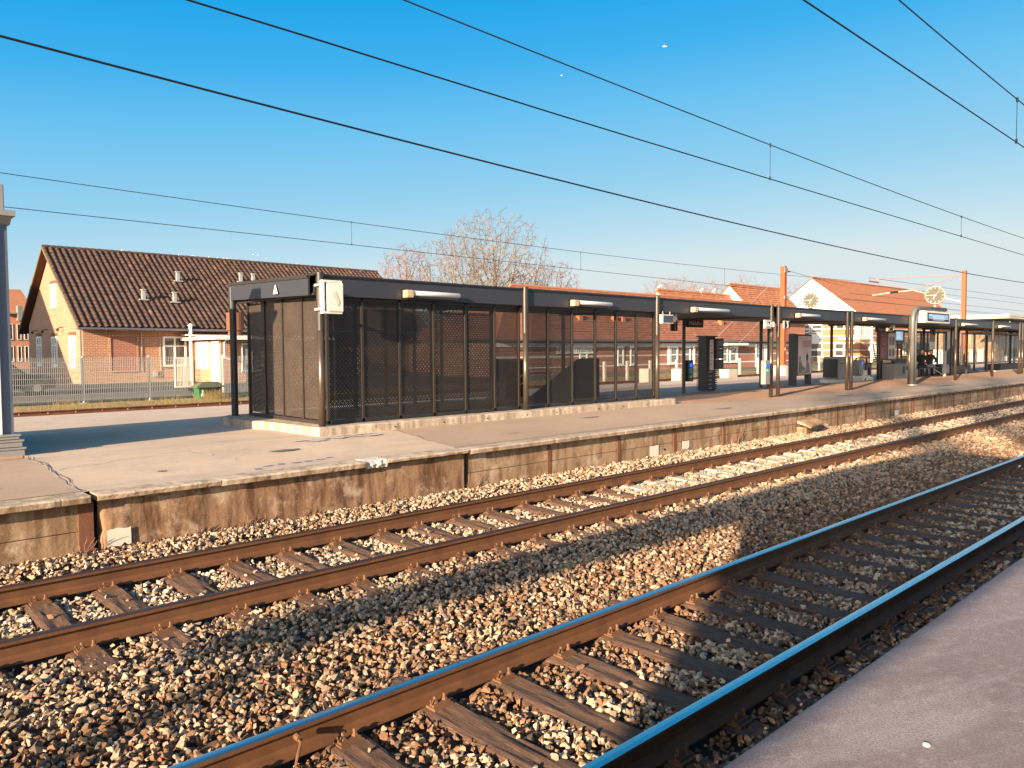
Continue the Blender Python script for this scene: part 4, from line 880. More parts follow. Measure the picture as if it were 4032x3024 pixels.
# grey litter bins and boxes
def bin_(x0,x1,y,z1,label,door=True):
    t=thing('litter_bin',((x0+x1)/2,y,.65),label,'litter bin','grey litter bins below the posters'); q=MB(); q.box(x0,y,.65,x1,y+.6,z1); q.build('body',M['midgrey'],t,bevel=.02); q=MB(); q.box(x0-.02,y-.02,z1,x1+.02,y+.62,z1+.04); q.build('lid',M['black'],t)
    if door: q=MB(); q.box(x1-.45,y-.012,z1-.5,x1-.2,y-.002,z1-.15); q.build('opening',M['ink'],t)
    return t
bin_(36.3,37.2,14.7,1.42,'grey litter bin left of the poster stand column'); bin_(37.9,39.3,13.9,1.42,'grey litter bin with black opening under the red poster')
# poster stand
t=thing('poster_stand',(38.3,14.4,.66),'black double poster stand with a red poster and a pale timetable','poster stand')
q=MB(); q.box(37.33,14.42,1.55,39.35,14.55,2.96); q.build('frame',M['black'],t,bevel=.01); q=MB(); q.box(37.40,14.40,1.63,38.28,14.415,2.88); q.build('red_poster',M['red'],t); q=MB(); q.box(38.40,14.40,1.63,39.24,14.415,2.88); q.build('timetable',M['poster'],t)
q=MB(); q.frame(37.68,2.32,37.98,2.62,14.395,.04,.004)
for k in range(8): z=2.15-.06*k; q.box(37.5,14.395,z,37.5+rnd.uniform(.3,.65),14.399,z+.02)
q.box(37.5,14.395,2.74,37.95,14.399,2.78); q.build('poster_print',M['redlt'],t)
q=MB(); q.box(38.5,14.395,2.3,38.75,14.399,2.7); q.box(38.85,14.395,2.3,39.12,14.399,2.7); q.box(38.5,14.395,1.75,38.75,14.399,2.1); q.box(38.85,14.395,1.75,39.12,14.399,2.1); q.build('timetable_print',M['midgrey'],t)
for x in (37.45,39.2): q=MB(); q.box(x-.06,14.45,.65,x+.06,14.55,1.56); q.build('leg',M['black'],t)
t=thing('departure_screen',(39.9,14.5,.66),'small blue lit departure screen on a thin black pole','screen')
q=MB(); q.box(39.35,14.45,2.42,40.6,14.6,3.05); q.build('casing',M['black'],t,bevel=.015); q=MB(); q.box(39.42,14.44,2.53,40.35,14.449,2.98); q.build('screen_face',M['screenlit'],t); q=MB(); [q.box(39.5,14.435,2.6+.06*k,40.25-.1*(k%3),14.438,2.62+.06*k) for k in range(6)]; q.build('screen_text',M['screenline'],t); q=MB(); q.cyl((39.95,14.55,.66),(39.95,14.55,2.45),.05,10); q.build('pole',M['black'],t)
# dark slatted seat block
t=thing('wall_bench',(40.6,14.6,.66),'dark bench block with raised back, left of the grey display post','bench')
q=MB(); q.box(39.4,14.4,.66,42.6,15.0,1.06); q.build('plinth',M['galv'],t,bevel=.015); q=MB(); q.box(40.0,14.7,1.1,41.6,14.8,1.62); q.build('back_panel',M['black'],t); q=MB(); q.box(39.4,14.35,1.06,42.7,15.,1.12); q.build('seat',M['black'],t)
q=MB(); q.prism([(39.7,14.39,.68),(40.3,14.39,.68),(40.3,14.39,1.0)],(0,.004,0))
# tall grey goose-neck post with display and clock
t=thing('display_post',(33.15,11.42,.66),'tall grey bent double pipe post carrying a passenger display beside the canopy','post')
def gp(x,y): return onY(x,y,11.3)
b0=onY(3588,1518,11.3); q=MB()
def bend(x0,zt,xe,r,rad,y):
    pts=[(x0,y,.64),(x0,y,zt-rad)]
    for k in range(1,8): a=k/8*PI/2; pts.append((x0+rad*(1-math.cos(a)),y,zt-rad+rad*math.sin(a)))
    pts.append((x0+rad,y,zt)); pts.append((xe,y,zt)); return pts
x0=gp(3592,1400).x; xe=gp(3722,1210).x; zt=gp(3640,1213).z
q.tube(bend(x0,zt,xe,.07,.55,11.3),.085,12); q.build('pipe',M['postgrey'],t,smooth=True)
q=MB(); q.tube([(x0+.32,11.3,.64),(x0+.32,11.3,zt-.35),(x0+.55,11.3,zt-.12)],.05,10); q.build('inner_pipe',M['postgrey'],t,smooth=True)
a=gp(3624,1226); b=gp(3722,1274); 
q=MB(); q.prism([(a.x+.08,11.1,b.z-.02),(b.x-.08,11.1,b.z-.02),(b.x+.02,11.1,a.z+.02),(a.x-.08,11.1,a.z+.02)],(0,.38,0)); q.build('display_case',M['cream'],t,bevel=.02)
q=MB(); q.prism([(b.x-.05,11.14,b.z-.03),(b.x+.45,11.3,b.z-.02),(b.x+.62,11.3,a.z+.0),(b.x+.0,11.14,a.z+.02)],(0,.35,0)); q.build('side_case',M['cream'],t,bevel=.02)
q=MB(); q.box(a.x+.2,11.08,b.z+.06,b.x-.22,11.10,a.z-.05); q.build('screen_frame',M['ink'],t); q=MB(); q.box(a.x+.3,11.07,b.z+.14,b.x-.35,11.082,a.z-.1); q.build('screen_face',M['screenlit'],t)
q=MB(); zz=a.z-.16
for k in range(5): q.box(a.x+.75,11.064,zz-.045*k,b.x-.9+.2*(k%2),11.068,zz-.045*k+.016)
q.box(a.x+.35,11.064,zz+.0,a.x+.65,11.068,zz+.03); q.build('screen_text',M['screenline'],t)
q=MB(); q.cyl(((a.x+b.x)/2,11.3,a.z),((a.x+b.x)/2,11.3,zt-.05),.05,8); q.build('hanger',M['grey'],t)
q=MB(); q.cyl((x0,11.3,.64),(x0,11.3,.70),.16,12); q.cyl((x0+.32,11.3,.64),(x0+.32,11.3,.69),.12,12); q.build('foot_plate',M['galv'],t)
def clock(c,r,label,hour=(6,45),stem=.2,mface='cfacew',dirn=None):
    t=thing('platform_clock',(c[0],c[1],c[2]-r-stem),label,'clock','round platform clocks'); c=Vector(c)
    n=(Vector((0,0,0))-Vector((c.x,c.y,0))).normalized() if dirn is None else Vector(dirn).normalized()
    u=Vector((0,0,1)).cross(n).normalized(); z=Vector((0,0,1)); th=.22*r/.3
    q=MB(); q.cyl(c+n*th*.5,c-n*th*.5,r,40); q.build('clock_case',M['midgrey'],t,bevel=.01)
    q=MB(); q.cyl(c+n*(th*.5+.004),c+n*(th*.5+.001),r*.9,40); q.build('clock_face',M[mface],t)
    q=MB()
    for k in range(12):
        a=k*PI/6; d=u*math.sin(a)+z*math.cos(a); s=d.cross(n); p0=c+n*(th*.5+.006)+d*r*.70; p1=c+n*(th*.5+.006)+d*r*.86; w_=r*.035
        q.prism([p0-s*w_,p0+s*w_,p1+s*w_,p1-s*w_],n*.003)
    q.build('hour_marks',M['chand'],t)
    for nm,a,L,w_ in (('hour_hand',(hour[0]%12+hour[1]/60)*PI/6,.5,.05),('minute_hand',hour[1]*PI/30,.78,.035)):
        q=MB(); d=u*math.sin(a)+z*math.cos(a); s=d.cross(n); p0=c+n*(th*.5+.010)-d*r*.12; p1=c+n*(th*.5+.010)+d*r*L; q.prism([p0-s*r*w_,p0+s*r*w_,p1+s*r*w_*.7,p1-s*r*w_*.7],n*.003); q.build(nm,M['chand'],t)
    a=(7/60)*2*PI; q=MB(); d=u*math.sin(a)+z*math.cos(a); s=d.cross(n); p0=c+n*(th*.5+.014)-d*r*.2; p1=c+n*(th*.5+.014)+d*r*.8; q.prism([p0-s*r*.014,p0+s*r*.014,p1+s*r*.014,p1-s*r*.014],n*.002); q.build('second_hand',M['chand'],t)
    q=MB(); q.cyl(c-z*(r+stem),c-z*(r-.03),.06,10); q.build('stem',M['grey'],t); return t
c1=onY(3193,1183,13.0); clock((c1.x,13.0,c1.z),.285,'grey round platform clock on the canopy roof, in front of the white gable',stem=.13,dirn=(-.93,-.37,0))
c2=onY(3682,1163,11.3); clock((c2.x,11.3,c2.z),.385,'pale round platform clock on top of the bent grey post',stem=.12,dirn=(-.95,-.3,0))
# glass waiting shelter where the two men sit, frames
gs=thing('glass_shelter',(43.5,14.6,.66),'dark framed glass waiting shelter around the two seated men','shelter')
for x in (41.8,43.0,44.6,45.6,47.2,48.6):
    q=MB(); q.box(x-.045,15.0,.66,x+.045,15.08,3.0); q.build('frame_post',M['black'],gs)
for a,b in ((41.8,43.0),(43.0,44.6),(44.6,45.6),(45.6,47.2),(47.2,48.6)):
    q=MB(); q.box(a+.05,15.03,1.0,b-.05,15.04,2.9); q.build('pane',M['glass'],gs)
q=MB(); q.box(41.8,14.99,2.95,48.6,15.09,3.05); q.build('top_rail',M['black'],gs)
for y in (13.6,):
    for x in (44.9,47.5): q=MB(); q.box(x-.05,y,.66,x+.05,y+.08,3.1); q.build('frame_post',M['black'],gs)
q=MB(); q.box(43.6,13.5,.66,43.75,13.62,2.0); q.build('end_post',M['galv'],gs)
bn=thing('bench',(43.4,14.5,.66),'low dark bench under the two seated men','bench')
q=MB(); q.box(42.2,14.3,1.06,45.3,14.75,1.12); q.build('seat',M['black'],bn); 
for x in (42.4,44.9): q=MB(); q.box(x-.05,14.35,.66,x+.05,14.7,1.06); q.build('leg',M['black'],bn)
lb=thing('low_bench_block',(47,14.6,.66),'long dark bench block with rounded pale end, right of the seated men','bench'); q=MB(); q.box(46.,14.3,.66,50.6,14.9,1.12); q.build('block',M['black'],lb,bevel=.03); q=MB(); q.box(45.7,14.2,.66,46.6,14.9,1.25); q.build('pale_end',M['galv'],lb,bevel=.12)
q=MB(); q.cyl((45.0,13.6,.66),(45.0,13.6,1.45),.05,8)
tag(MB().box(45.35,14.3,.66,45.8,14.75,1.22).build('rucksack',M['ink'],None,bevel=.1),'black rucksack standing right of the man with the cap','bag')
# ---- far glass shelters at the right end
fs_=thing('far_glass_shelter',(58,14,.66),'distant glass shelter with dark and pale posts at the right edge','shelter')
for k,x in enumerate((52,53.2,54.4,55.8,57,58.4,60,61.5,63.5)):
    yy=14.2 if k%2 else 15.2
    q=MB(); q.box(x-.06,yy-.05,.66,x+.06,yy+.05,3.0); q.build('frame_post',M['black'] if k%3 else M['galv'],fs_)
for a,b in ((52,54.4),(54.5,57),(57.1,60),(60.1,63.5)):
    q=MB(); q.box(a,14.7,1.1,b,14.72,2.9); q.build('pane',M['glass'],fs_)
q=MB(); q.box(52,14.1,2.95,63.6,15.3,3.05); q.build('roof',M['midgrey'],fs_)
q=MB(); q.box(55,13.9,.66,60,14.6,1.1); q.build('bench_block',M['ink'],fs_); q=MB(); q.box(53.6,13.8,.62,61,14.7,.72); q.build('plinth',M['galv'],fs_)
tag(MB().box(54.0,16.2,.6,55.0,16.9,3.15).build('kiosk_panel',M['black'],None,bevel=.03),'tall dark panel beside the brown mast foot under the canopy','panel')
# ------------------------------------------------------------------ people
def person(x,y,zs,label,coat,hair,trousers,lean,cap=False,stick=False,facing=(1,0)):
    t=thing('person',(x,y,.66),label,'person','men waiting on the bench')
    F=Vector((facing[0],facing[1],0)).normalized(); S=Vector((-F.y,F.x,0)); Z=Vector((0,0,1)); O=Vector((x,y,.66))
    def P(f,s,z): return O+F*f+S*s+Z*z
    hip=zs-.66+.10
    V=[];E=[];Rd=[]
    def n(p,r,par=None):
        V.append(p-O); Rd.append(r)
        if par is not None: E.append((par,len(V)-1))
        return len(V)-1
    pv=n(P(0,0,hip),.16); wa=n(P(.03+lean*.2,0,hip+.20),.15,pv); ch=n(P(.05+lean*.55,0,hip+.42),.165,wa); nk=n(P(.08+lean*.85,0,hip+.56),.065,ch); 
    for s in (-1,1):
        sh=n(P(.06+lean*.7,s*.17,hip+.48),.075,ch); el_=n(P(.14+lean*.8,s*.24,hip+.22),.055,sh); wr=n(P(.38+lean*.4,s*.10,hip+.16),.036,el_)
    me=bpy.data.meshes.new('body'); me.from_pydata([v[:] for v in V],E,[]); o=bpy.data.objects.new('coat_body',me); COL.objects.link(o); o.parent=t
    def skin(o,root,Rd,lv=2):
        md=o.modifiers.new('s','SKIN'); 
        sv=o.data.skin_vertices
        if not sv: o.data.attributes; 
        for i,r in enumerate(Rd): o.data.skin_vertices[0].data[i].radius=(r,r)
        o.data.skin_vertices[0].data[root].use_root=True
        md.use_smooth_shade=True
        ss=o.modifiers.new('u','SUBSURF'); ss.levels=lv; ss.render_levels=lv
    bmq=bmesh.new(); bmq.from_mesh(me); bmq.verts.layers.skin.verify(); bmq.to_mesh(me); bmq.free()
    skin(o,0,Rd); me.materials.append(coat); OFF[o.name]=OFF[t.name]
    # legs (one chain)
    V=[];E=[];Rd=[]; r0=n(P(.0,0,hip-.02),.13)
    for s in (-1,1):
        h=n(P(.06,s*.09,hip-.02),.095,r0); k=n(P(.44,s*.12,hip+.0),.065,h); an=n(P(.42,s*.12,.09),.042,k); n(P(.44,s*.12,.05),.04,an)
    me=bpy.data.meshes.new('legs'); me.from_pydata([v[:] for v in V],E,[]); bmq=bmesh.new(); bmq.from_mesh(me); bmq.verts.layers.skin.verify(); bmq.to_mesh(me); bmq.free()
    o=bpy.data.objects.new('trousers',me); COL.objects.link(o); o.parent=t; skin(o,0,Rd); me.materials.append(trousers); OFF[o.name]=OFF[t.name]
    for s in (-1,1):
        q=MB(); c=P(.50,s*.12,.045); q.tube([P(.38,s*.12,.05),P(.46,s*.12,.055),P(.56,s*.12,.045),P(.64,s*.12,.035)],[.035,.05,.047,.028],10); q.build('shoe',M['ink'],t,smooth=True)
    # head
    hc=P(.14+lean*.95,0,hip+.70)
    q=MB(); 
    bmh=bmesh.new(); bmesh.ops.create_uvsphere(bmh,u_segments=18,v_segments=14,radius=1)
    vs=[]
    for v in bmh.verts:
        a=v.co; f,s_,z=a.x,a.y,a.z
        rx=.098; p=Vector((f*rx,s_*.077,z*.118))
        if f>.5 and abs(s_)<.35: 
            if -.25<z<.15: p.x+=.022*(1-abs(s_)/.35)   # nose
            if z<-.6: p.x+=.012
        if z<-.3: p.x+=.015; p.y*=.88
        vs.append(hc+F*p.x+S*p.y+Z*p.z)
    idx=[[v.index for v in f.verts] for f in bmh.faces]; q.add(vs,idx); bmh.free(); hd=q.build('head',M['skin'],t,smooth=True)
    q=MB(); q.cyl(P(.09+lean*.88,0,hip+.52),hc-Z*.06,.05,12); q.build('neck',M['skin'],t)
    for s in (-1,1):
        q=MB(); q.cyl(hc+S*s*.072+F*-.005-Z*.0,hc+S*s*.088-F*.012,.028,8); q.build('ear',M['skin'],hd)
        q=MB(); q.cyl(hc+F*.082+S*s*.03+Z*.012,hc+F*.093+S*s*.03+Z*.012,.009,6); q.build('eye',M['ink'],hd)
    q=MB(); q.cbox(hc+F*.093-Z*.055,(.012,.045,.008),rz=math.atan2(F.y,F.x)); q.build('mouth',M['lip'],hd)
    q=MB(); n_=14; bmh=bmesh.new(); bmesh.ops.create_uvsphere(bmh,u_segments=18,v_segments=14,radius=1); keep=[]
    vs=[hc+F*(v.co.x*.105-.006)+S*(v.co.y*.083)+Z*(v.co.z*.125+.004) for v in bmh.verts]
    fs=[[v.index for v in f.verts] for f in bmh.faces if (f.calc_center_median().z>(.15+.62*f.calc_center_median().x))]
    q.add(vs,fs); bmh.free(); q.build('hair',hair,hd,smooth=True)
    if cap:
        q=MB(); vs=[]; q.cyl(hc+Z*.05-F*.005,hc+Z*.12-F*.005,.105,16,.085); q.prism([hc+F*.08+S*-.07+Z*.055,hc+F*.17+S*-.04+Z*.045,hc+F*.17+S*.04+Z*.045,hc+F*.08+S*.07+Z*.055],(0,0,.012)); q.build('cap',M['capm'],t)
    # hands: palm + fingers
    for s in (-1,1):
        w0=P(.38+lean*.4,s*.10,hip+.16); 
        q=MB(); q.tube([w0,w0+F*.04-Z*.01,w0+F*.085-Z*.02],[.028,.036,.03],8); ha=q.build('hand',M['skin'],t,smooth=True)
        for k,(ln,off) in enumerate(((.065,-.024),(.075,-.008),(.07,.008),(.055,.024))):
            q=MB(); b=w0+F*.08+S*off-Z*.02; q.tube([b,b+F*ln*.5-Z*.012,b+F*ln*.75-Z*.04],[.009,.0085,.007],6); q.build('finger',M['skin'],ha,smooth=True)
        q=MB(); b=w0+F*.035-S*s*.028; q.tube([b,b+F*.03-S*s*.018-Z*.01,b+F*.05-S*s*.015-Z*.03],[.011,.010,.008],6); q.build('thumb',M['skin'],ha,smooth=True)
    return t
M['skin']=simple('skin',(.50,.27,.18),.5,0,var=.1,bump=0); M['lip']=simple('lip',(.3,.11,.09),.5,var=.1,bump=0); M['capm']=simple('red_grey_cap',(.30,.14,.12),.8,var=.3,bump=.1)
M['coatd']=simple('black_coat',(.018,.018,.021),.85,var=.3,bump=.1); M['coatg']=simple('green_grey_jacket',(.045,.045,.035),.85,var=.3,bump=.1); M['jeans']=simple('pale_jeans',(.38,.40,.46),.8,var=.2,bump=.1); M['trd']=simple('dark_trousers',(.03,.03,.035),.8,var=.2,bump=.1); M['hairw']=simple('white_hair',(.50,.42,.36),.7,var=.2,bump=.2)
person(43.05,14.5,1.12,'bareheaded white haired man in a black coat, seated on the bench','x' and M['coatd'],M['hairw'],M['trd'],.05)
person(44.25,14.5,1.12,'man with a cap, dark green jacket and pale jeans, leaning forward on the bench',M['coatg'],M['hairw'],M['jeans'],.22,cap=True)
tag(MB().tube([(43.4,14.0,1.05),(44.2,13.75,.68)],.022,8).build('walking_stick',M['white']),'white walking stick leaning by the knees of the man in black','walking stick')
# ================================================================== brick house with dark tiled roof
def tiled_roof(name,mat,parent,P0,ux,uy,L,W,col=.38,row=.42,amp=.062,step=.035,seg=8,thick=.08,flat=False,irr=.006):
    P0=np.array(P0); ux=np.array(ux,float); uy=np.array(uy,float); nn=np.cross(ux,uy); nn/=np.linalg.norm(nn)
    if nn[2]<0: nn=-nn
    nc=max(1,int(round(L/col))); nr=max(1,int(round(W/row))); cw=L/nc; rh=W/nr
    us=np.linspace(0,L,nc*seg+1) if not flat else np.linspace(0,L,nc+1); vsr=[]
    for r in range(nr): vsr+= [(r*rh,step,r),(r*rh+rh*.999,0.,r)]
    U=len(us); V=[]
    ph=(us/cw)%1.0
    wave=amp*(np.where(ph<.62,np.sin(np.clip(ph/.62,0,1)*PI),-.35*np.sin((ph-.62)/.38*PI))) if not flat else np.zeros(U)
    rg=np.random.RandomState(3); jit=rg.normal(0,irr,(nr,nc+1)); ci=np.minimum((us/cw).astype(int),nc)
    for (v,h,r) in vsr:
        V.append(P0[None,:]+us[:,None]*ux+v*uy+(wave+h+jit[r][ci])[:,None]*nn)
    V=np.concatenate(V); n=len(vsr); q=MB(); q.v=[tuple(a) for a in V]
    for j in range(n-1):
        for i in range(U-1): q.f.append((j*U+i,j*U+i+1,(j+1)*U+i+1,(j+1)*U+i)); q.mi.append(0)
    c=[P0,P0+ux*L,P0+ux*L+uy*W,P0+uy*W]; q.prism([tuple(k-nn*.02) for k in c],tuple(-nn*thick))
    return q.build(name,mat,parent,fixn=False)
def window(parent,axis,plane,a0,a1,z0,z1,cols=2,rows=(.7,),t=.07,glass='winglass',out=-1,name='window',fm='trim',depth=.06):
    # axis 'y': wall plane y=plane spanning x ; axis 'x': wall plane x=plane spanning y; the outside is at the negative side
    def bx(q,u0,u1,w0,w1,d0,d1):
        if axis=='y': q.box(u0,plane+d0,w0,u1,plane+d1,w1)
        else: q.box(plane+d0,u0,w0,plane+d1,u1,w1)
    a0,a1=min(a0,a1),max(a0,a1); z0,z1=min(z0,z1),max(z0,z1)
    q=MB(); D=(-depth,.0)
    bx(q,a0,a0+t,z0,z1,*D); bx(q,a1-t,a1,z0,z1,*D); bx(q,a0+t,a1-t,z0,z0+t,*D); bx(q,a0+t,a1-t,z1-t,z1,*D)
    for k in range(1,cols): u=a0+(a1-a0)*k/cols; bx(q,u-t*.45,u+t*.45,z0+t,z1-t,-depth*.9,0)
    for r in rows:
        w=z0+(z1-z0)*r; 
        for k in range(cols):
            ua=a0+(a1-a0)*k/cols+t*.5+(t*.5 if k==0 else 0); ub=a0+(a1-a0)*(k+1)/cols-t*.5-(t*.5 if k==cols-1 else 0); bx(q,ua,ub,w-t*.4,w+t*.4,-depth*.85,0)
    f=q.build(name,M[fm],parent)
    q=MB(); bx(q,a0+t*.8,a1-t*.8,z0+t*.8,z1-t*.8,-.012,-.004); q.build('pane',M[glass],f)
    q=MB(); bx(q,a0-.04,a1+.04,z0-.07,z0-.005,-depth-.03,0); q.build('sill',M['barge'] if fm=='trim' and glass=='winglass' else M['trim'],f)
    return f
HX,HY,HYB,HXR,HZ=12.77,51.3,65.6,37.9,.2
RY,RZ=58.5,9.22
hs_=thing('brick_house',(25,58,.2),'yellow red brick house with a steep dark tiled roof and gable facing left','house')
q=MB(); q.box(HX+.01,HY,HZ-.3,HXR,HY+.3,4.15); q.build('front_wall',M['brk_f'],hs_)
q=MB(); q.prism([(HX,HY+.01,HZ-.5),(HX,HYB,HZ-.5),(HX,HYB,4.2),(HX,RY,RZ-.15),(HX,HY+.01,4.2)],(.3,0,0)); q.build('gable_wall',M['brk_g'],hs_)
q=MB(); q.prism([(HXR-.31,HY+.31,HZ-.5),(HXR-.31,HYB,HZ-.5),(HXR-.31,HYB,4.2),(HXR-.31,RY,RZ-.15),(HXR-.31,HY+.31,4.2)],(.3,0,0)); q.build('gable_wall',M['brk_g'],hs_)
q=MB(); q.box(HX+.01,HYB-.3,HZ-.5,HXR,HYB-.01,4.15); q.build('rear_wall',M['brk_f'],hs_)
EY,EZ=50.34,3.68; RX0,RX1=12.28,38.45
sl1=math.hypot(RY-EY,RZ-EZ); uy=((0,(RY-EY)/sl1,(RZ-EZ)/sl1))
tiled_roof('roof',M['tile'],hs_,(RX0,EY,EZ+.05),(1,0,0),uy,RX1-RX0,sl1)
tiled_roof('roof',M['tile'],hs_,(RX0,66.66,EZ+.05),(1,0,0),(0,-(RY-EY)/sl1,(RZ-EZ)/sl1),RX1-RX0,sl1,seg=4)
q=MB()
for k in range(66):
    x=RX0+k*.397; q.tube([(x,RY,RZ+.05),(x+.38,RY,RZ+.06+rnd.uniform(-.01,.012))],[.12,.14],10)
q.build('ridge_tiles',M['tile'],hs_)
q=MB(); 
for s,e in ((1,EY),(-1,66.66)):
    q.prism([(RX0-.02,e,EZ-.10),(RX0-.02,e,EZ+.09),(RX0-.02,RY,RZ+.09),(RX0-.02,RY,RZ-.12)],(.07,0,0))
q.build('barge_board',M['barge'],hs_)
q=MB()
for e in (EY+.1,66.56): q.prism([(RX0+.06,e,EZ-.06),(RX0+.06,RY,RZ-.10),(HX+.0,RY,RZ-.10),(HX+.0,e,EZ-.06)],(0,0,.03))
q.build('verge_soffit',M['soffit'],hs_)
q=MB(); q.box(RX0+.1,EY+.04,3.60,RX1-.1,HY-.003,3.64); q.build('eave_soffit',M['soffit'],hs_)
q=MB(); q.tube([(RX0,EY-.05,3.63),(RX1,EY-.05,3.60)],.075,10); 
for k in range(27): q.box(RX0+.5+k*.97,EY-.13,3.53,RX0+.54+k*.97,EY+.02,3.56)
q.build('gutter',M['gutter'],hs_)
q=MB(); q.cyl((HX-.07,HY+.25,.2),(HX-.07,HY+.25,3.6),.045,8); q.build('downpipe',M['gutter'],hs_)
for (a,b,z0,z1,c,r) in ((57.2,58.62,5.22,6.77,2,()),(61.75,63.15,1.33,3.37,2,(.7,)),(57.38,58.76,1.33,3.30,2,(.7,)),(52.92,54.35,1.31,3.27,2,(.7,))):
    window(hs_,'x',HX,a,b,z0,z1,c,r,t=.13,glass='paneglass')
    q=MB(); q.box(HX-.035,a-.1,z1+.01,HX,b+.1,z1+.22); q.build('lintel',M['wall_post'],hs_)
window(hs_,'y',HY,17.38,18.86,1.27,3.22,2,(.68,),t=.12)
q=MB(); q.frame(14.2,.98,15.9,3.35,HY-.05,.11,.05); q.build('blind_window_surround',M['brk_f'],hs_); 
q=MB(); q.box(14.33,HY-.012,1.1,15.78,HY-.002,3.24); q.build('blind_window_infill',M['brk_r'],hs_)
for x in (16.05,17.18): q=MB(); q.box(x,HY-.05,.98,x+.07,HY,3.5); q.build('pilaster_edge',M['coping'],hs_)
q=MB(); q.box(16.75,HY-.12,.62,17.0,HY,.98); q.build('meter_box',M['galv'],hs_,bevel=.01)
q=MB(); q.box(HX-.02,HY-.06,.2,HXR,HY-.003,.34); q.build('plinth_band',M['galv'],hs_)
for (y,z) in ((62.9,3.72),(59.9,3.72),(55.8,3.75)):
    q=MB(); q.tube([(HX,y,z+.08),(HX-.18,y,z+.1),(HX-.3,y,z)],.03,6); q.cyl((HX-.3,y,z+.02),(HX-.36,y,z-.12),.05,10,.11); q.build('wall_lamp',M['ink'],hs_)
def roofz(y): return EZ+.1+(y-EY)*(RZ-EZ)/(RY-EY)
for (px,py) in ((700,1108),(565,1180),(688,1190),(948,1110),(997,1113)):
    for Y in np.arange(50.5,58.4,.05):
        c=onY(px,py,Y)
        if c.z<=roofz(Y): break
    q=MB(); z=roofz(Y); q.box(c.x-.10,Y-.10,z-.1,c.x+.10,Y+.10,z+.62); q.box(c.x-.15,Y-.15,z+.62,c.x+.15,Y+.15,z+.68); q.box(c.x-.3,Y-.22,z-.05,c.x+.3,Y+.1,z+.03); q.build('roof_vent',M['galv'],hs_)
for k in range(9):
    x=rnd.uniform(13,36); q=MB(); q.cbox((x,RY+rnd.uniform(-.1,.1),RZ+.2),(rnd.uniform(.12,.3),.12,.06)); q.build('ridge_mortar',M['white_patch'],hs_)
# annex
an=thing('brick_annex',(20.5,48,.2),'small flat roofed brick annex with a pale door in front of the brick house','annex')
AX,AY=19.0,46.1
q=MB(); q.box(AX,AY,.0,AX+.2,HY-.08,2.9); q.build('side_wall',M['brk_g'],an)
q=MB(); q.box(AX+.2,AY,.0,26.,AY+.2,2.9); q.build('front_wall',M['brk_f'],an)
q=MB(); q.prism([(AX-.5,AY-.7,3.05),(26.4,AY-.7,3.05),(26.4,HY-.1,3.3),(AX-.5,HY-.1,3.3)],(0,0,.07)); q.build('roof',M['trim'],an)
q=MB(); q.box(AX-.55,AY-.76,2.95,AX-.49,HY-.1,3.12); q.box(AX-.49,AY-.76,2.93,26.4,AY-.70,3.10); q.build('roof_fascia',M['cream'],an)
q=MB(); q.box(AX-.03,47.95,1.2,AX-.005,49.7,2.75); q.build('board_panel',M['smudge'],an); 
q=MB(); q.box(AX-.05,47.85,1.12,AX-.004,47.95,2.85); q.box(AX-.05,49.7,1.12,AX-.004,49.8,2.85); q.box(AX-.05,47.95,2.75,AX-.004,49.7,2.85); q.box(AX-.05,47.95,1.12,AX-.004,49.7,1.2); q.build('board_frame',M['trim'],an)
d=MB(); d.box(AX-.05,46.3,.2,AX-.01,47.4,2.7); d=d.build('door',M['cream'],an); 
q=MB(); q.box(AX-.065,46.45,.35,AX-.052,47.25,2.5); q.build('door_panel',M['white'],d); q=MB(); q.cyl((AX-.11,47.2,1.3),(AX-.05,47.2,1.3),.03,8); q.build('handle',M['ink'],d)
q=MB(); q.box(AX-.06,46.22,.2,AX-.01,46.29,2.8); q.box(AX-.06,47.41,.2,AX-.01,47.48,2.8); q.box(AX-.06,46.22,2.71,AX-.01,47.48,2.85); q.build('door_frame',M['trim'],an)
q=MB(); q.tube([(AX-.2,50.3,.3),(AX-.2,50.3,3.9)],.11,10); q.cyl((AX-.2,50.3,3.9),(AX-.2,50.3,4.05),.22,12,.02); q.build('flue_pipe',M['white'],an)
q=MB(); q.tube([(AX+.5,AY-.35,.3),(AX+.5,AY-.35,1.7),(AX+.1,AY-.3,1.85),(AX+.1,AY-.3,2.75),(AX+.35,AY-.3,3.0)],.06,8); q.build('downpipe',M['white'],an)
q=MB(); q.cyl((21.2,49.0,3.2),(21.2,49.0,3.6),.5,20,.42); q.cyl((21.2,49.0,3.6),(21.2,49.0,4.75),.55,22); q.build('duct',M['wall_post'],an)
window(an,'y',AY,20.3,21.7,1.0,2.7,2,(),t=.06,glass='paneglass'); window(an,'y',AY,22.3,23.5,1.3,2.8,2,(.6,),t=.06)
q=MB(); q.box(21.9,AY-.03,.2,22.2,AY-.002,1.7); q.build('wall_strip',M['tileorg'],an)
# road, kerb and verge behind the rear track
grid('road',M['road'],-60,34,3,33.2,51.2,4,lambda x,y:.30)
grid('verge',M['grass'],-60,200,40,27.7,33.1,10,lambda x,y:.31+.07*mnoise.noise(Vector((x*.7,y*.9,0))))
mb=MB(); mb.box(-40,32.2,.25,15,32.35,.62); tag(mb.build('low_kerb_wall',M['conc']),'low pale kerb wall behind the wire fence','kerb wall')
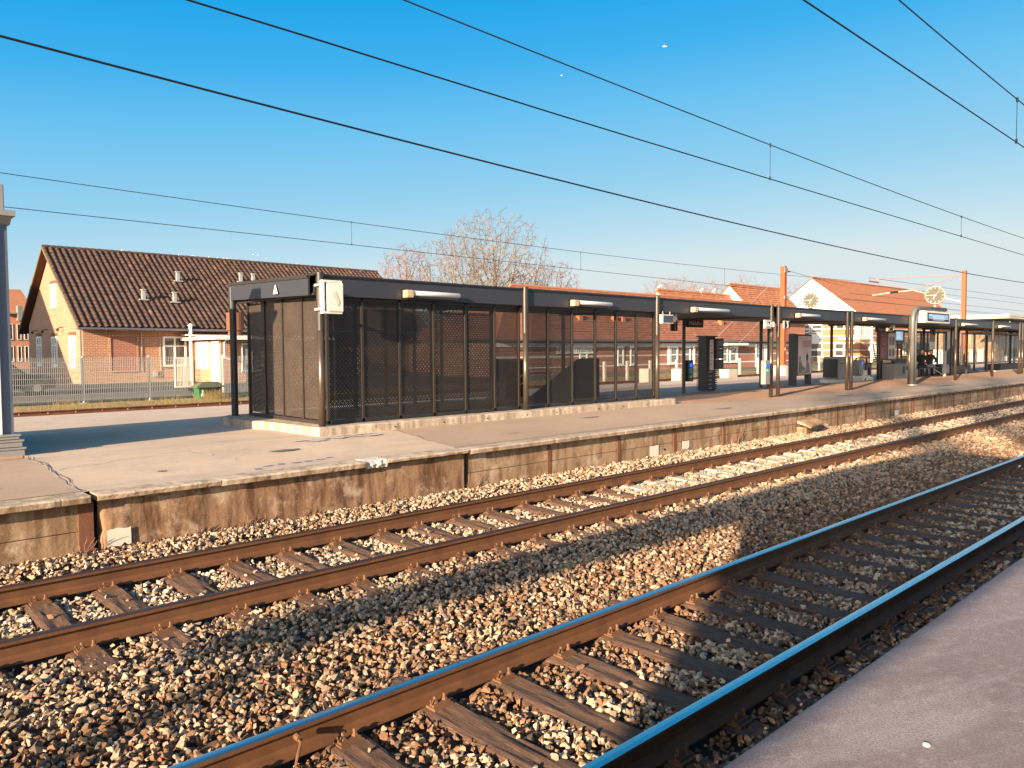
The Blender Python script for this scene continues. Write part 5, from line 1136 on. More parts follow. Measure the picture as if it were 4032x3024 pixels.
# grass blades (uncountable)
q=MB()
for _ in range(3800):
    x=rnd.uniform(2,36) if _<2800 else rnd.uniform(36,120); y=28+abs(rnd.gauss(0,1))*1.9
    if y>33 or mnoise.noise(Vector((x*.8,y*.8,4)))<-.1+.4*(rnd.random()-.5): continue
    h=rnd.uniform(.08,.32)*(1+.6*mnoise.noise(Vector((x*.5,0,9)))); dx,dy=rnd.uniform(-.12,.12),rnd.uniform(-.08,.08); w_=.012
    q.quad((x-w_,y,.3),(x+w_,y,.3),(x+dx,y+dy,.32+h))
for (cx,cy) in ((12.4,30.4),(12.0,30.3),(41.,29),(60,29)):
    for _ in range(130):
        x=cx+rnd.gauss(0,.15); y=cy+rnd.gauss(0,.1); h=rnd.uniform(.15,.5); q.quad((x-.012,y,.3),(x+.012,y,.3),(x+rnd.uniform(-.15,.15),y,.3+h))
tag(q.build('dry_grass',M['blade'],fixn=False),'dry yellow grass along the wire fence and rear track','grass',kind='stuff')
# wire mesh fence
fe=thing('wire_fence',(8,31.5,.33),'pale wire mesh fence along the grass verge in front of the brick house','fence')
xs=[-2.6,.2,2.8,5.2,7.82,10.15]
def fpanel(a,b,par,zt=2.02,zb=.42):
    q=MB(); n=int((b-a)/.062)
    for k in range(n+1):
        x=a+(b-a)*k/n; q.box(x-.0065,31.493,zb,x+.0065,31.506,zt)
    z=zb+.03
    while z<zt: q.box(a,31.484,z,b,31.492,z+.014); z+=.2
    q.build('mesh_panel',M['galv'],par)
for i in range(len(xs)-1): fpanel(xs[i]+.03,xs[i+1]-.03,fe)
fpanel(10.18,12.1,fe)
for x in xs: q=MB(); q.cyl((x,31.54,.25),(x,31.54,2.07),.035,10); q.box(x-.1,31.45,.29,x+.1,31.63,.33); q.build('post',M['galv'],fe)
fe2=thing('wire_fence',(14,31.5,.33),'pale wire mesh fence right of the green grit bin, behind the shelter column','fence')
fpanel(13.1,15.6,fe2); fpanel(15.65,18.2,fe2)
for x in (13.07,15.62): q=MB(); q.cyl((x,31.54,.25),(x,31.54,2.07),.035,10); q.build('post',M['galv'],fe2)
g=thing('fence_gate',(11.4,31.2,.7),'pale barred gate panel leaning on the wire fence left of the green bin','gate')
q=MB(); q.frame(11.03,.78,11.76,1.98,31.3,.05,.04); q.build('gate_frame',M['cream'],g)
q=MB(); 
for k in range(12): x=11.09+.054*k; q.box(x,31.31,.83,x+.022,31.33,1.93)
q.build('bars',M['cream'],g)
# green grit bin
b=thing('grit_bin',(12.1,30.9,.3),'green grit bin with a weathered sloping lid and black scrawl','bin')
q=MB(); q.prism([(11.72,30.6,.3),(12.52,30.6,.3),(12.58,30.55,.80),(11.66,30.55,.80)],(0,.55,0)); q.build('body',M['binx'],b,bevel=.015)
q=MB(); q.add([(11.58,30.48,.80),(12.68,30.48,.80),(12.68,31.18,.80),(11.58,31.18,.80),(11.85,30.62,.98),(12.50,30.62,1.0),(12.5,31.0,1.0),(11.85,31.0,.98),(11.58,30.48,.77),(12.68,30.48,.77),(12.68,31.18,.77),(11.58,31.18,.77)],[(0,1,5,4),(1,2,6,5),(2,3,7,6),(3,0,4,7),(4,5,6,7),(8,9,1,0),(9,10,2,1),(10,11,3,2),(11,8,0,3),(11,10,9,8)]); q.build('lid',M['binlid'],b)
q=MB()
q.prism([(x,30.548,z) for x,z in ((12.02,.36),(12.1,.36),(12.14,.52),(12.2,.4),(12.27,.38),(12.3,.55),(12.37,.38),(12.5,.4),(12.54,.76),(12.0,.76))],(0,.004,0)); q.build('black_scrawl',M['ink'],b)
q=MB(); q.prism([(x,30.56,z) for x,z in ((11.76,.42),(11.92,.42),(11.92,.5),(11.87,.55),(11.87,.66),(11.81,.68),(11.80,.55),(11.76,.52))],(0,.004,0)); q.build('white_symbol',M['white'],b)
# parked car behind the fence at the far left
def car(c,label,paint):
    t=thing('parked_car',c,label,'car'); x,y,z=c; prof=[(-2.1,.3),(2.1,.3),(2.15,.65),(1.9,.85),(1.0,.95),(.5,1.38),(-1.2,1.42),(-1.9,.98),(-2.15,.9)]
    q=MB(); q.prism([(x+a,y-.85,z+b) for a,b in prof],(0,1.7,0)); q.build('body',paint,t,bevel=.06)
    q=MB(); q.prism([(x+a,y-.86,z+b) for a,b in ((.85,.95),(.42,1.3),(-1.15,1.34),(-1.7,.98))],(0,1.72,0)); q.build('side_glass',M['winglass'],t)
    for s in (-1.3,1.35):
        for yy in (y-.9,y+.72): q=MB(); q.cyl((x+s,yy,z+.32),(x+s,yy+.18,z+.32),.32,18); wq=q.build('wheel',M['ink'],t); q=MB(); q.cyl((x+s,yy-.005,z+.32),(x+s,yy+.185,z+.32),.17,14); q.build('rim',M['midgrey'],wq)
car((6.6,40.5,.3),'dark parked car behind the wire fence, left of the brick house',simple('dark_car_paint',(.02,.022,.025),.25,.2,var=.1,bump=0))
# tall orange building far left
tb=thing('apartment_building',(15,118,0),'orange brick apartment building with red roof, far behind at the left edge','building')
q=MB(); q.box(8,110,-2,21.9,126,7.1); q.build('wall',M['brk_o'],tb)
q=MB(); q.prism([(8,109.6,7.1),(8,118,10.6),(8,126.4,7.1)],(14.2,0,0)); q.build('roof',M['tileorg'],tb)
for x in (18.4,19.3,20.15,20.9):
    for z in (1.2,3.9): window(tb,'y',110,x,x+.42,z,z+1.9,1,(),t=.05)
q=MB(); q.box(18.3,109.0,7.0,21.95,110.,7.15); q.box(20.1,108.8,6.2,20.6,109.9,8.0); q.build('cornice',M['midgrey'],tb)
# ================================================================== low red brick house and white gabled wings
lh=thing('low_brick_house',(55,43,0),'long low red brick house with white bands, seen behind the platform canopy','house')
LY=40.5; LX0=36.5; LX1=81.6
q=MB(); q.box(LX0,LY,-.2,LX1,LY+.3,2.75); q.build('front_wall',M['brk_r'],lh)
q=MB(); q.box(LX1-.3,LY+.3,-.2,LX1,51,2.75); q.build('end_wall',M['brk_g'],lh); q=MB(); q.box(LX0,LY+.3,-.2,LX0+.3,51,2.75); q.build('end_wall',M['brk_g'],lh)
ey,ez,ry,rz=39.9,2.95,46.,7.5; L_=math.hypot(ry-ey,rz-ez)
tiled_roof('roof',M['tilered'],lh,(43.1,ey,ez),(1,0,0),(0,(ry-ey)/L_,(rz-ez)/L_),LX1-43.1+.4,L_,col=.5,row=.36,step=.045,flat=True,irr=.012)
q=MB(); q.quad((36,39.9,ez),(43.1,39.9,ez),(43.1,46,rz)); q.quad((36,39.9,ez),(36,52.1,ez),(43.1,46,rz)); q.quad((36,52.1,ez),(43.1,52.1,ez),(43.1,46,rz)); q.build('hip',M['tilered'],lh)
tiled_roof('roof',M['tilered'],lh,(43.1,52.1,ez),(1,0,0),(0,-(ry-ey)/L_,(rz-ez)/L_),LX1-43.1+.4,L_,col=.5,row=.36,step=.045,flat=True)
q=MB(); q.tube([(43.1,ry,rz+.03),(LX1+.4,ry,rz+.03)],.13,8); q.build('ridge_tiles',M['tileorg'],lh)
q=MB(); q.prism([(LX1-.3,40.5,2.75),(LX1-.3,51.5,2.75),(LX1-.3,ry,rz-.1)],(.28,0,0)); q.build('gable',M['brk_g'],lh);
q=MB(); q.box(36.4,LY-.08,2.40,LX1+.1,LY-.003,2.70); q.build('white_fascia',M['trim'],lh); q=MB(); q.tube([(36,39.8,2.88),(LX1+.4,39.8,2.88)],.08,8); q.build('gutter',M['gutter'],lh)
for z in (1.60,.78): q=MB(); q.box(LX0,LY-.03,z,LX1,LY-.003,z+.09); q.build('white_band',M['trim'],lh)
wins=[(2637,2668),(2688,2718),(2835,2865),(2872,2900),(2982,3002),(3008,3018),(2430,2455),(2480,2502),(2280,2312),(1400,1425)]
for a,b in wins:
    xa,xb=onY(a,1400,LY).x,onY(b,1400,LY).x; window(lh,'y',LY-.02,xa,xb,.84,2.42,1,(.52,),t=.16,glass='paneglass')
for px in (2632,2731,2901): x=onY(px,1400,LY).x; q=MB(); q.box(x-.12,LY-.1,.75,x+.12,LY-.003,2.4); q.build('white_trim_post',M['trim'],lh)
x=onY(2972,1400,LY).x; q=MB(); q.cyl((x,LY-.15,.0),(x,LY-.15,2.6),.09,8); q.build('downpipe',M['trim'],lh)
x0_,x1_=onY(2832,1400,LY).x,onY(2916,1400,LY).x; q=MB(); q.box(x0_,LY-.9,2.5,x1_,LY-.1,2.72); q.build('awning',M['trim'],lh)
for px in (2282,2420,2452,2648,2744,2838):
    c=onY(px,1300,42.2); zz=ez+(42.2-ey)*(rz-ez)/(ry-ey); q=MB(); q.box(c.x-.22,42.0,zz-.1,c.x+.22,42.4,zz+.5); q.build('roof_vent',M['tileorg'],lh)
x0_,x1_=onY(2190,1400,LY).x,onY(2335,1400,LY).x
sg=thing('clinic_sign',((x0_+x1_)/2,LY-.15,1.7),'pale lettered clinic sign on the low brick house, seen through the mesh','sign')
q=MB(); q.box(x0_,LY-.12,1.85,x1_,LY-.05,2.4); q.build('board',M['trim'],sg); text_mesh('lettering','MIDDELFART FYSIOTERAPI',.40,M['ink'],sg,((x0_+x1_)/2,LY-.125,2.12),(1,0,0),(0,0,1))
# three white gabled wings
def wing(label,X,apex,Yl,zl,Yr,zr,Lx,wallm='brk_g',base=0.):
    t=thing('gabled_wing',(X,50,0),label,'building','white gabled wings behind the low house')
    az_=apex.z; ay=apex.y; s=(az_-zr)/(ay-Yr); Yr2=Yr; zl2=zr; Yl2=2*ay-Yr
    q=MB(); q.prism([(X,Yr2,zr),(X,Yl2,zr),(X,ay,az_-.1)],(.3,0,0)); q.build('white_gable',M['white'],t)
    q=MB(); q.box(X,Yr2+.3,-.2,X+.3,Yl2-.3,zr); q.build('end_wall',M['brk_og'],t); q=MB(); q.box(X+.31,Yr2+.31,-.2,X+Lx,Yr2+.6,zr); q.build('front_wall',M['brk_o'],t)
    e=.5; ll=math.hypot(ay-Yr+e,s*(ay-Yr+e)); d=(0,1/math.hypot(1,s),s/math.hypot(1,s))
    tiled_roof('roof',M['tileorg'],t,(X-.2,Yr-e,zr-s*e),(1,0,0),d,Lx,ll,col=.6,row=.4,step=.05,flat=True,irr=.012)
    tiled_roof('roof',M['tileorg'],t,(X-.2,Yl2+e,zr-s*e),(1,0,0),(0,-d[1],d[2]),Lx,ll,col=.6,row=.4,step=.05,flat=True)
    q=MB(); q.tube([(X-.2,ay,az_+.05),(X-.2+Lx,ay,az_+.05)],.16,8); q.build('ridge_tiles',M['tileorg'],t)
    return t
a1=onY(2590,1143,50); wing('small distant wing whose white gable tip shows left of the others',a1.x,a1,50.9,8.2,47.6,6.2,16)
a2=onY(2873,1120,50); wing('middle wing with a white triangular gable and red roof, left of the orange mast',a2.x,a2,52.5,8.4,46.4,6.2,13)
a3=onY(3197,1095,50); B3=a3.x
w3=thing('gabled_wing',(B3,50,0),'largest wing with a big white gable and two brick storeys, behind the clock','building','white gabled wings behind the low house')
fY=42.9; fz=6.5; s=(a3.z-fz)/(a3.y-fY); bY=57.1
q=MB(); q.prism([(B3,fY,fz),(B3,bY,fz),(B3,50,a3.z-.1)],(.3,0,0)); q.build('white_gable',M['white'],w3)
q=MB(); q.box(B3,fY+.3,-.3,B3+.3,bY-.3,fz); q.build('end_wall',M['brk_og'],w3)
q=MB(); q.box(B3+.31,fY+.35,-.3,B3+52,fY+.6,fz+.2); q.build('front_wall',M['brk_o'],w3)
e=.6; xr=onY(3640,1160,50).x; xe=onY(3782,1258,fY-e).x
nrow=26
q=MB(); d=Vector((0,50-fY+e,a3.z-fz+s*e)); z0=fz-s*e
for r in range(nrow):
    f0,f1=r/nrow,(r+1)/nrow; y0_,y1_=fY-e+(50-fY+e)*f0,fY-e+(50-fY+e)*f1; za,zb=z0+d.z*f0,z0+d.z*f1; xa,xb=xe+(xr-xe)*f0,xe+(xr-xe)*f1
    q.quad((B3-.2,y0_,za+.07),(xa,y0_,za+.07),(xb,y1_,zb),(B3-.2,y1_,zb)); q.quad((B3-.2,y0_,za+.07),(xa,y0_,za+.07),(xa,y0_,za),(B3-.2,y0_,za))
q.quad((xe,fY-e,z0),(xe,bY+e,z0),(xr,50,a3.z)); q.quad((B3-.2,bY+e,z0),(xe,bY+e,z0),(xr,50,a3.z),(B3-.2,50,a3.z)); q.build('roof',M['tileorg'],w3)
q=MB(); q.tube([(B3-.2,50,a3.z+.05),(xr,50,a3.z+.05)],.2,8); q.tube([(xr,50,a3.z+.05),(xe,fY-e,z0+.05)],.16,8); q.build('ridge_tiles',M['tileorg'],w3)
def Yof(px,py=1350): return onX(px,py,B3).y
def Zof(px,py): return onX(px,py,B3).z
for py in (1296,1324,1351,1379,1405):
    z=Zof(3260,py); q=MB(); q.box(B3-.05,fY+.3,z-.07,B3-.003,bY-.3,z+.07); q.build('white_band',M['trim'],w3)
    q=MB(); q.box(B3+.31,fY+.30,z-.07,B3+50,fY+.347,z+.07); q.build('white_band',M['trim'],w3)
def ewin(x0,x1,y0,y1,c=1,rows=()): 
    window(w3,'x',B3-.02,Yof(x1),Yof(x0),Zof((x0+x1)/2,y1),Zof((x0+x1)/2,y0),c,rows,t=.15,glass='winglass',depth=.12)
ewin(3151,3190,1278,1312,1,(.5,)); ewin(3195,3239,1278,1312,1,(.5,)); ewin(3192,3240,1350,1406,1,(.55,)); ewin(3287,3326,1350,1404,1,(.55,)); ewin(3290,3326,1272,1297,1,())
q=MB(); q.box(B3-.1,Yof(3240),Zof(3215,1350),B3-.003,Yof(3186),Zof(3215,1314)); q.build('white_panel',M['white'],w3)
q=MB(); q.box(B3-.06,fY+.3,-.3,B3-.003,bY-.3,Zof(3260,1409)); q.build('base_render',M['wall_panel'],w3)
for a,b,c_,d_ in ((3553,3575,1345,1400),(3700,3733,1348,1397),(3485,3500,1290,1310),(3612,3660,1345,1398)):
    xa,xb=onY(a,1350,fY).x,onY(b,1350,fY).x; window(w3,'y',fY+.28,xa,xb,onY((a+b)/2,d_,fY).z,onY((a+b)/2,c_,fY).z,2,(.5,),t=.28,glass='paneglass',depth=.12)
xa=onY(3425,1350,fY-2).x
q=MB(); zb=onY(3430,1328,fY-2).z; q.box(xa-4.2,fY-2.2,zb-.3,xa+.2,fY+.29,zb); q.build('balcony_slab',M['trim'],w3)
q=MB(); 
for k in range(9): x=xa-4.1+.5*k; q.box(x,fY-2.15,zb,x+.08,fY-2.1,zb+1.4)
q.box(xa-4.2,fY-2.16,zb+1.4,xa+.2,fY-2.08,zb+1.5); q.box(xa-4.2,fY-2.2,zb,xa-3.2,fY-1.9,zb+1.6); q.build('balcony_rail',M['trim'],w3)
q=MB()
for k in range(14): x=xa+.3+.42*k; q.box(x,fY-2.2,zb-.35-.28*k,x+.6,fY-.9,zb-.22-.28*k)
q.box(xa+.05,fY-2.3,-.2,xa+.25,fY-2.1,zb+1.4); q.build('outdoor_stair',M['trim'],w3)
# concrete fence posts beside the rear track
fp=thing('post_fence',(60,28.9,.3),'row of pale concrete posts with thin wires before the low brick house','fence')
for px in (2280,2380,2470,2560,2665,2757,2838,2913,2985,3062,3122,3180,3226):
    c=onY(px,1440,28.9); q=MB(); q.box(c.x-.09,28.83,.25,c.x+.09,28.97,1.48); q.build('post',M['mastbase'],fp,bevel=.015)
q=MB()
for z in (.6,.95,1.3): q.box(38,28.895,z,70,28.905,z+.01)
q.build('wires',M['galv'],fp)
fp2=thing('post_fence',(110,31,.3),'row of white concrete posts far right near the reddish bank','fence')
for px in (3684,3697,3712,3827,3835,3857,3868,3884,3892):
    c=onY(px,1420,30); q=MB(); q.box(c.x-.16,29.9,.2,c.x+.16,30.2,1.9); q.build('post',M['trim'],fp2)
# ------------------------------------------------------------------ right end: building with pale fascia, bank, banner
rb=thing('flat_roofed_building',(125,33,0),'far glazed building with pale flat roof at the right edge','building')
q=MB(); q.box(106,26,5.6,150,40,6.1); q.build('roof_slab',M['conc'],rb); q=MB(); q.box(110,27.5,5.0,150,39,5.6); q.build('dark_soffit',M['darkband'],rb)
q=MB(); q.box(112,29,.2,116,36,5.0); q.build('pale_wall',M['wall_panel'],rb); q=MB(); q.box(116,29.5,.2,150,38,5.); q.build('glazing',simple('greenish_dark_glass',(.09,.11,.10),.25,0,var=.5,scale=.6,bump=0),rb)
for k in range(12): q=MB(); q.box(116.5+2.6*k,29.35,.2,116.7+2.6*k,29.48,5.); q.build('mullion',M['galv'],rb)
q=MB(); q.box(106,25.5,4.4,128,29,4.55); q.build('entrance_roof',M['midgrey'],rb)
def far_sheet(name,px0,px1,py0,py1,Y,mat,label,cat,d=.1):
    a=onY(px0,py1,Y); b=onY(px1,py0,Y); q=MB(); q.box(a.x,Y,a.z,b.x,Y+d,b.z); return tag(q.build(name,mat),label,cat)
far_sheet('banner',3796,3818,1355,1366,34,M['redban'],'short red banner on railings, far right','banner'); far_sheet('banner',3846,3902,1354,1369,34.5,M['redban'],'long red banner on railings by the glazed building, far right','banner')
bk=MB(); a=onY(3800,1402,33); b=onY(3900,1402,33); bk.prism([(a.x-6,33,.2),(a.x-6,33.4,2.0-.5),(b.x+20,33.4,2.0-.5),(b.x+20,33,.2)],(0,3,0)); tag(bk.build('brick_bank',M['brk_o']),'low orange brick bank wall behind white posts, far right','wall')
def lamp_post(px,py_top,Y,label):
    c=onY(px,py_top,Y); t=thing('street_lamp',(c.x,Y,.3),label,'street lamp'); q=MB(); q.cyl((c.x,Y,.3),(c.x,Y,c.z),.07,8); q.build('pole',M['galv'],t); q=MB(); q.cyl((c.x,Y,c.z),(c.x,Y,c.z+.35),.28,10,.18); q.build('lamp_head',M['cream'],t)
lamp_post(3829,1338,32,'short street lamp standing over the gap between the two red banners'); lamp_post(3865,1330,32,'taller street lamp in front of the long red banner, before the glazed building')
# ================================================================== masts and wires
def hmast(x,y,z0,z1,w_,label,base=True):
    t=thing('catenary_mast',(x,y,z0),label,'mast'); q=MB()
    q.box(x-w_/2,y-w_/2,z0,x-w_/2+.02,y+w_/2,z1); q.box(x+w_/2-.02,y-w_/2,z0,x+w_/2,y+w_/2,z1); q.box(x-w_/2+.02,y-.012,z0,x+w_/2-.02,y+.012,z1)
    q.box(x-w_/2+.021,y-w_/2,z0,x+w_/2-.021,y-w_/2+.02,z1); q.build('shaft',M['mast'],t)
    if base: q=MB(); q.box(x-.42,y-.42,.25,x+.42,y+.42,z0+.02); q.build('concrete_foot',M['mastbase'],t,bevel=.03); q=MB(); [q.cyl((x+dx,y+dy,z0),(x+dx,y+dy,z0+.14),.03,6) for dx in (-.3,.3) for dy in (-.3,.3)]; q.build('anchor_bolts',M['clip'],t)
    return t
m1=hmast(45.9,23.65,1.06,7.36,.30,'orange brown steel mast with pale concrete foot, left of the white gable')
q=MB(); q.box(45.7,23.45,6.95,46.1,23.5,7.25); q.box(45.7,23.45,5.3,46.1,23.5,5.5); q.build('clamp',M['arm'],m1)
tri_sign((45.9,23.49,2.05),.2,'y','small triangular warning sign low on the orange mast')
m2=hmast(58.35,17.0,.63,7.38,.26,'orange brown steel mast farther right, carrying the cantilever arms',False)
ca=thing('cantilever_arm',(58.35,20,6.2),'reddish tubular cantilever arm reaching left from the right mast','cantilever')
def X2(px,py): return onX(px,py,58.35)
q=MB(); pA=X2(3781,1083); pE=X2(3430,1099); pJ=X2(3595,1143); pL=X2(3783,1188); pI=X2(3520,1150); pT=X2(3435,1163)
q.cyl(pA,pE,.028,8); q.cyl(pE,pJ,.035,8); q.cyl(pJ,pA,.035,8); q.build('main_tubes',M['arm'],ca)
q=MB(); q.cyl(pJ,pL,.028,8); q.cyl(pJ,pI,.025,8); q.cyl(pI,pT,.022,8); q.build('lower_tube',M['cream'],ca)
q=MB(); a=X2(3506,1152); b=X2(3538,1149); q.cyl(a,b,.075,10); q.build('insulator',M['blackplastic'],ca); q=MB(); q.cyl(X2(3422,1107),X2(3460,1113),.05,8); q.build('insulator',M['insul'],ca)
def interp(pts,x):
    if x<=pts[0][0]: a,b=pts[0],pts[1]
    elif x>=pts[-1][0]: a,b=pts[-2],pts[-1]
    else:
        for a,b in zip(pts,pts[1:]):
            if a[0]<=x<=b[0]: break
    return a[1]+(b[1]-a[1])*(x-a[0])/(b[0]-a[0])
def wire(name,Y,cs,x0,x1,r,label,mat='wire',drops=(),low=None):
    t=thing(name,((x0+x1)/2,Y,6),label,'overhead wire')
    n=60; q=MB(); q.tube([(x0+(x1-x0)*k/n,Y,cs(x0+(x1-x0)*k/n)) for k in range(n+1)],r,6); q.build('wire_strand',M[mat],t,smooth=True)
    for x in drops:
        q=MB(); q.cyl((x,Y,cs(x)),(x,Y,low(x)),.005 if Y<20 else .009,5); q.cyl((x,Y,cs(x)-.04),(x,Y,cs(x)+.03),.018,6); q.cyl((x,Y,low(x)-.02),(x,Y,low(x)+.05),.018,6); q.build('dropper',M['wire2'],t)
c1_=lambda x:5.40-.004*(x-7)-.0000*x; m1_=lambda x:6.09-.018*(x-9.2)+.0012*(x-9.2)**2*(x>9.2)+.0*(x)
c2_=lambda x:5.37-.0022*(x-2.7)+.00003*(x-2.7)**2-.03*sm(3,9,x); m2_=lambda x:6.09-.022*(x-5.1)+.00052*(x-5.1)**2
wire('contact_wire',3.40,c1_,-20,60,.0085,'lower overhead wire of the nearest track, crossing the top right corner')
wire('carrier_wire',3.40,m1_,-20,34,.0085,'upper overhead wire of the nearest track in the top right corner','wire2',(14.05,20),c1_)
wire('contact_wire',7.15,c2_,-20,90,.0095,'lower of the paired overhead wires of the middle track')
wire('carrier_wire',7.15,m2_,-20,48,.009,'upper of the paired overhead wires of the middle track, with droppers','wire2',(13.33,24.2,33),c2_)
w3p=lambda x:6.68-.035*(x-2.3)+.00047*(x-2.3)**2
wire('feeder_wire',13.0,w3p,-20,75,.019,'thick single overhead wire running above the far platform')
rm=lambda x:7.29-.0176*(x-4.4)+.00037*(x-4.4)**2
rc=lambda x:6.34-.0055*(x-4.7)
wire('carrier_wire',25.8,rm,-20,62,.012,'upper thin wire of the rear track above the brick house','wire2',(15.83,29.05,42.5,55),rc)
wire('contact_wire',25.8,rc,-20,120,.012,'lower thin wire of the rear track above the brick house','wire2')
# guy wires and blocks of mast 1
gw=thing('guy_wire',(44,24,3),'thin guy wire running from the orange mast down to a concrete block','guy wire')
q=MB(); q.cyl((45.8,23.65,7.0),(34.5,23.9,.6),.012,6); q.build('strand',M['galv'],gw)
gw=thing('guy_wire',(40,24,3),'thinner guy wire from mid height of the orange mast','guy wire'); q=MB(); q.cyl((45.8,23.65,5.4),(37.6,23.9,.6),.009,6); q.build('strand',M['galv'],gw)
for px,l in ((2667,2697),(2857,2893),(2540,2560)):
    a=onY(px,1478,24.2); b=onY(l,1478,24.2); q=MB(); q.box(a.x,24.0,.3,b.x,24.6,a.z+.35); o=q.build('anchor_block',M['mastbase'],bevel=.03); tag(o,{2667:'pale concrete anchor block left of the black slatted column',2857:'pale concrete anchor block right of the black slatted column',2540:'pale concrete anchor block behind the mesh shelter'}[px],'concrete block')
q=MB(); q.cyl((46.05,23.65,7.15),(58.3,25.2,6.85),.012,6); q.cyl((46.6,23.72,7.1),(47.0,23.76,7.1),.04,8); tag(q.build('tension_wire',M['wire2']),'tension wire from the orange mast top toward the right mast','wire')
# distant wires at the right
for k,(za,zb) in enumerate(((6.9,6.5),(6.5,6.2),(5.8,5.7),(5.4,5.35))):
    t=thing('far_wire',(100,24,za),'faint far overhead wire right of the right mast','overhead wire','faint overhead wires at the right edge'); q=MB(); q.cyl((60,24+k*.7,za+.6),(170,22+k*2.5,zb+1.2),.016,5); q.build('strand',M['wire2'],t)
# ================================================================== bare trees
def bare_tree(name,H,W,seed,label,loc,mat='twig',N=1300,z0=.28,step=.55,shell=.45,twl=.9,tw=2,r0=.012,group=None,stems=1,lean=0.,lobes=1):
    rg=np.random.RandomState(seed)
    A=[]; cz=H*(z0+1)/2; rz=H*(1-z0)/2
    lob=[(0,0,cz,W/2,rz)] if lobes==1 else [(0,0,cz,W*.34,rz)]+[(W*.27*math.cos(a),W*.27*math.sin(a),H*(z0+.55+.12*math.sin(a*3))*.62+1,W*.27,rz*.62) for a in np.linspace(.3,6.2,lobes)]
    while len(A)<N:
        l=lob[rg.randint(len(lob))]; v=rg.normal(size=3); v/=np.linalg.norm(v); r=shell+(1-shell)*rg.rand()**.7 if rg.rand()<.7 else rg.rand()
        p=np.array([l[0]+v[0]*l[3]*r+lean*(l[2]+v[2]*l[4]*r),l[1]+v[1]*l[3]*r,l[2]+v[2]*l[4]*r])
        if p[2]>H*z0*.75: A.append(p)
    A=np.array(A); P=[];par=[]
    for k in range(stems):
        b=np.array([rg.normal()*.3*(stems>1),rg.normal()*.3*(stems>1),0.]); P.append(b); par.append(-1)
        tgt=np.array([lean*H*.3+rg.normal()*W*.12*(stems>1),rg.normal()*W*.12*(stems>1),H*z0]); n=int(H*z0/step)+1
        for i in range(n): P.append(b+(tgt-b)*(i+1)/n+rg.normal(size=3)*.04); par.append(len(P)-2)
    P=[np.array(p) for p in P]; X=np.array(P); nd=np.full(len(A),1e9); ni=np.zeros(len(A),int); start=0; alive=np.ones(len(A),bool)
    for it in range(120):
        if start<len(P):
            X=np.array(P[start:]); D=np.linalg.norm(A[:,None,:]-X[None],axis=2); j=D.argmin(1); dm=D[np.arange(len(A)),j]; u=dm<nd; nd[u]=dm[u]; ni[u]=j[u]+start; start=len(P)
        alive&=nd>step*1.25
        if not alive.any(): break
        idx=np.where(alive)[0]; new=0
        for k in np.unique(ni[idx]):
            s_=A[idx[ni[idx]==k]]-P[k]; s_/=np.linalg.norm(s_,axis=1)[:,None]; d=s_.sum(0)+rg.normal(size=3)*.45+np.array([0,0,.05]); q_=np.linalg.norm(d)
            if q_<1e-3: continue
            np_=P[k]+d/q_*step
            P.append(np_); par.append(k); new+=1
        if not new or len(P)>9000: break
    n=len(P); w=np.zeros(n); ch=np.zeros(n,int)
    for i in range(n-1,-1,-1):
        if w[i]==0: w[i]=r0**2.05
        if par[i]>=0: w[par[i]]+=w[i]; ch[par[i]]+=1
    rad=w**(1/2.05)
    q=MB(); t_=MB()
    def seg(mb,a,b,ra,rb,m):
        d=b-a; d/=np.linalg.norm(d)+1e-9; t=np.array([0,0,1.]) if abs(d[2])<.9 else np.array([1.,0,0]); u=np.cross(d,t); u/=np.linalg.norm(u); v=np.cross(d,u); base=len(mb.v)
        for p,rr in ((a,ra),(b,rb)):
            for i in range(m): an=2*PI*i/m; mb.v.append(tuple(p+u*math.cos(an)*rr+v*math.sin(an)*rr))
        for i in range(m): mb.f.append((base+i,base+(i+1)%m,base+m+(i+1)%m,base+m+i)); mb.mi.append(0)
    for i in range(n):
        if par[i]<0: continue
        big=rad[i]>.05; seg(q if big else t_,P[par[i]],P[i],rad[par[i]] if rad[par[i]]<rad[i]*1.8 else rad[i]*1.15,rad[i],6 if big else 3)
        if rad[i]<.035:
            d0=P[i]-P[par[i]]; d0/=np.linalg.norm(d0)
            for _ in range(tw if ch[i] else tw+2):
                d=d0+rg.normal(size=3)*.6+np.array([0,0,.25]); d/=np.linalg.norm(d); m_=P[i]+d*twl*rg.uniform(.3,.6); d2=d+rg.normal(size=3)*.35; d2/=np.linalg.norm(d2); seg(t_,P[i],m_,r0*.75,r0*.55,3); seg(t_,m_,m_+d2*twl*rg.uniform(.25,.5),r0*.55,r0*.3,3)
    t=thing(name,(0,0,0),label,'tree',group)
    q.build('trunk',M['bark'] if mat!='twigr' else M['twigr'],t,fixn=False,smooth=True); t_.build('crown',M[mat],t,fixn=False)
    t.location=loc; print(label[:24],n,len(t_.f)); return t
def gx(px,Y): return onY(px,1356,Y).x
t1=bare_tree('bare_tree',26.,20,11,'tallest bare tree, centre of the group behind the mesh shelter',(gx(1945,95),95,0),N=2000,lobes=1,stems=1,z0=.2,r0=.021,tw=2,shell=.3)
t2=bare_tree('bare_tree',20.5,16,24,'wide leaning bare tree just left of the tallest one',(gx(1815,94),94,0),N=1300,lobes=1,stems=2,z0=.2,lean=-.10,r0=.020)
t3=bare_tree('bare_tree',18.8,10,5,'small reddish round bare tree at the left of the group',(gx(1600,98),98,0),N=1200,mat='twigr',z0=.3,r0=.022)
t4=bare_tree('bare_tree',18.8,10.5,8,'reddish bushy bare tree at the right of the group',(gx(2180,96),96,0),N=1300,mat='twigr',stems=3,z0=.25,r0=.022)
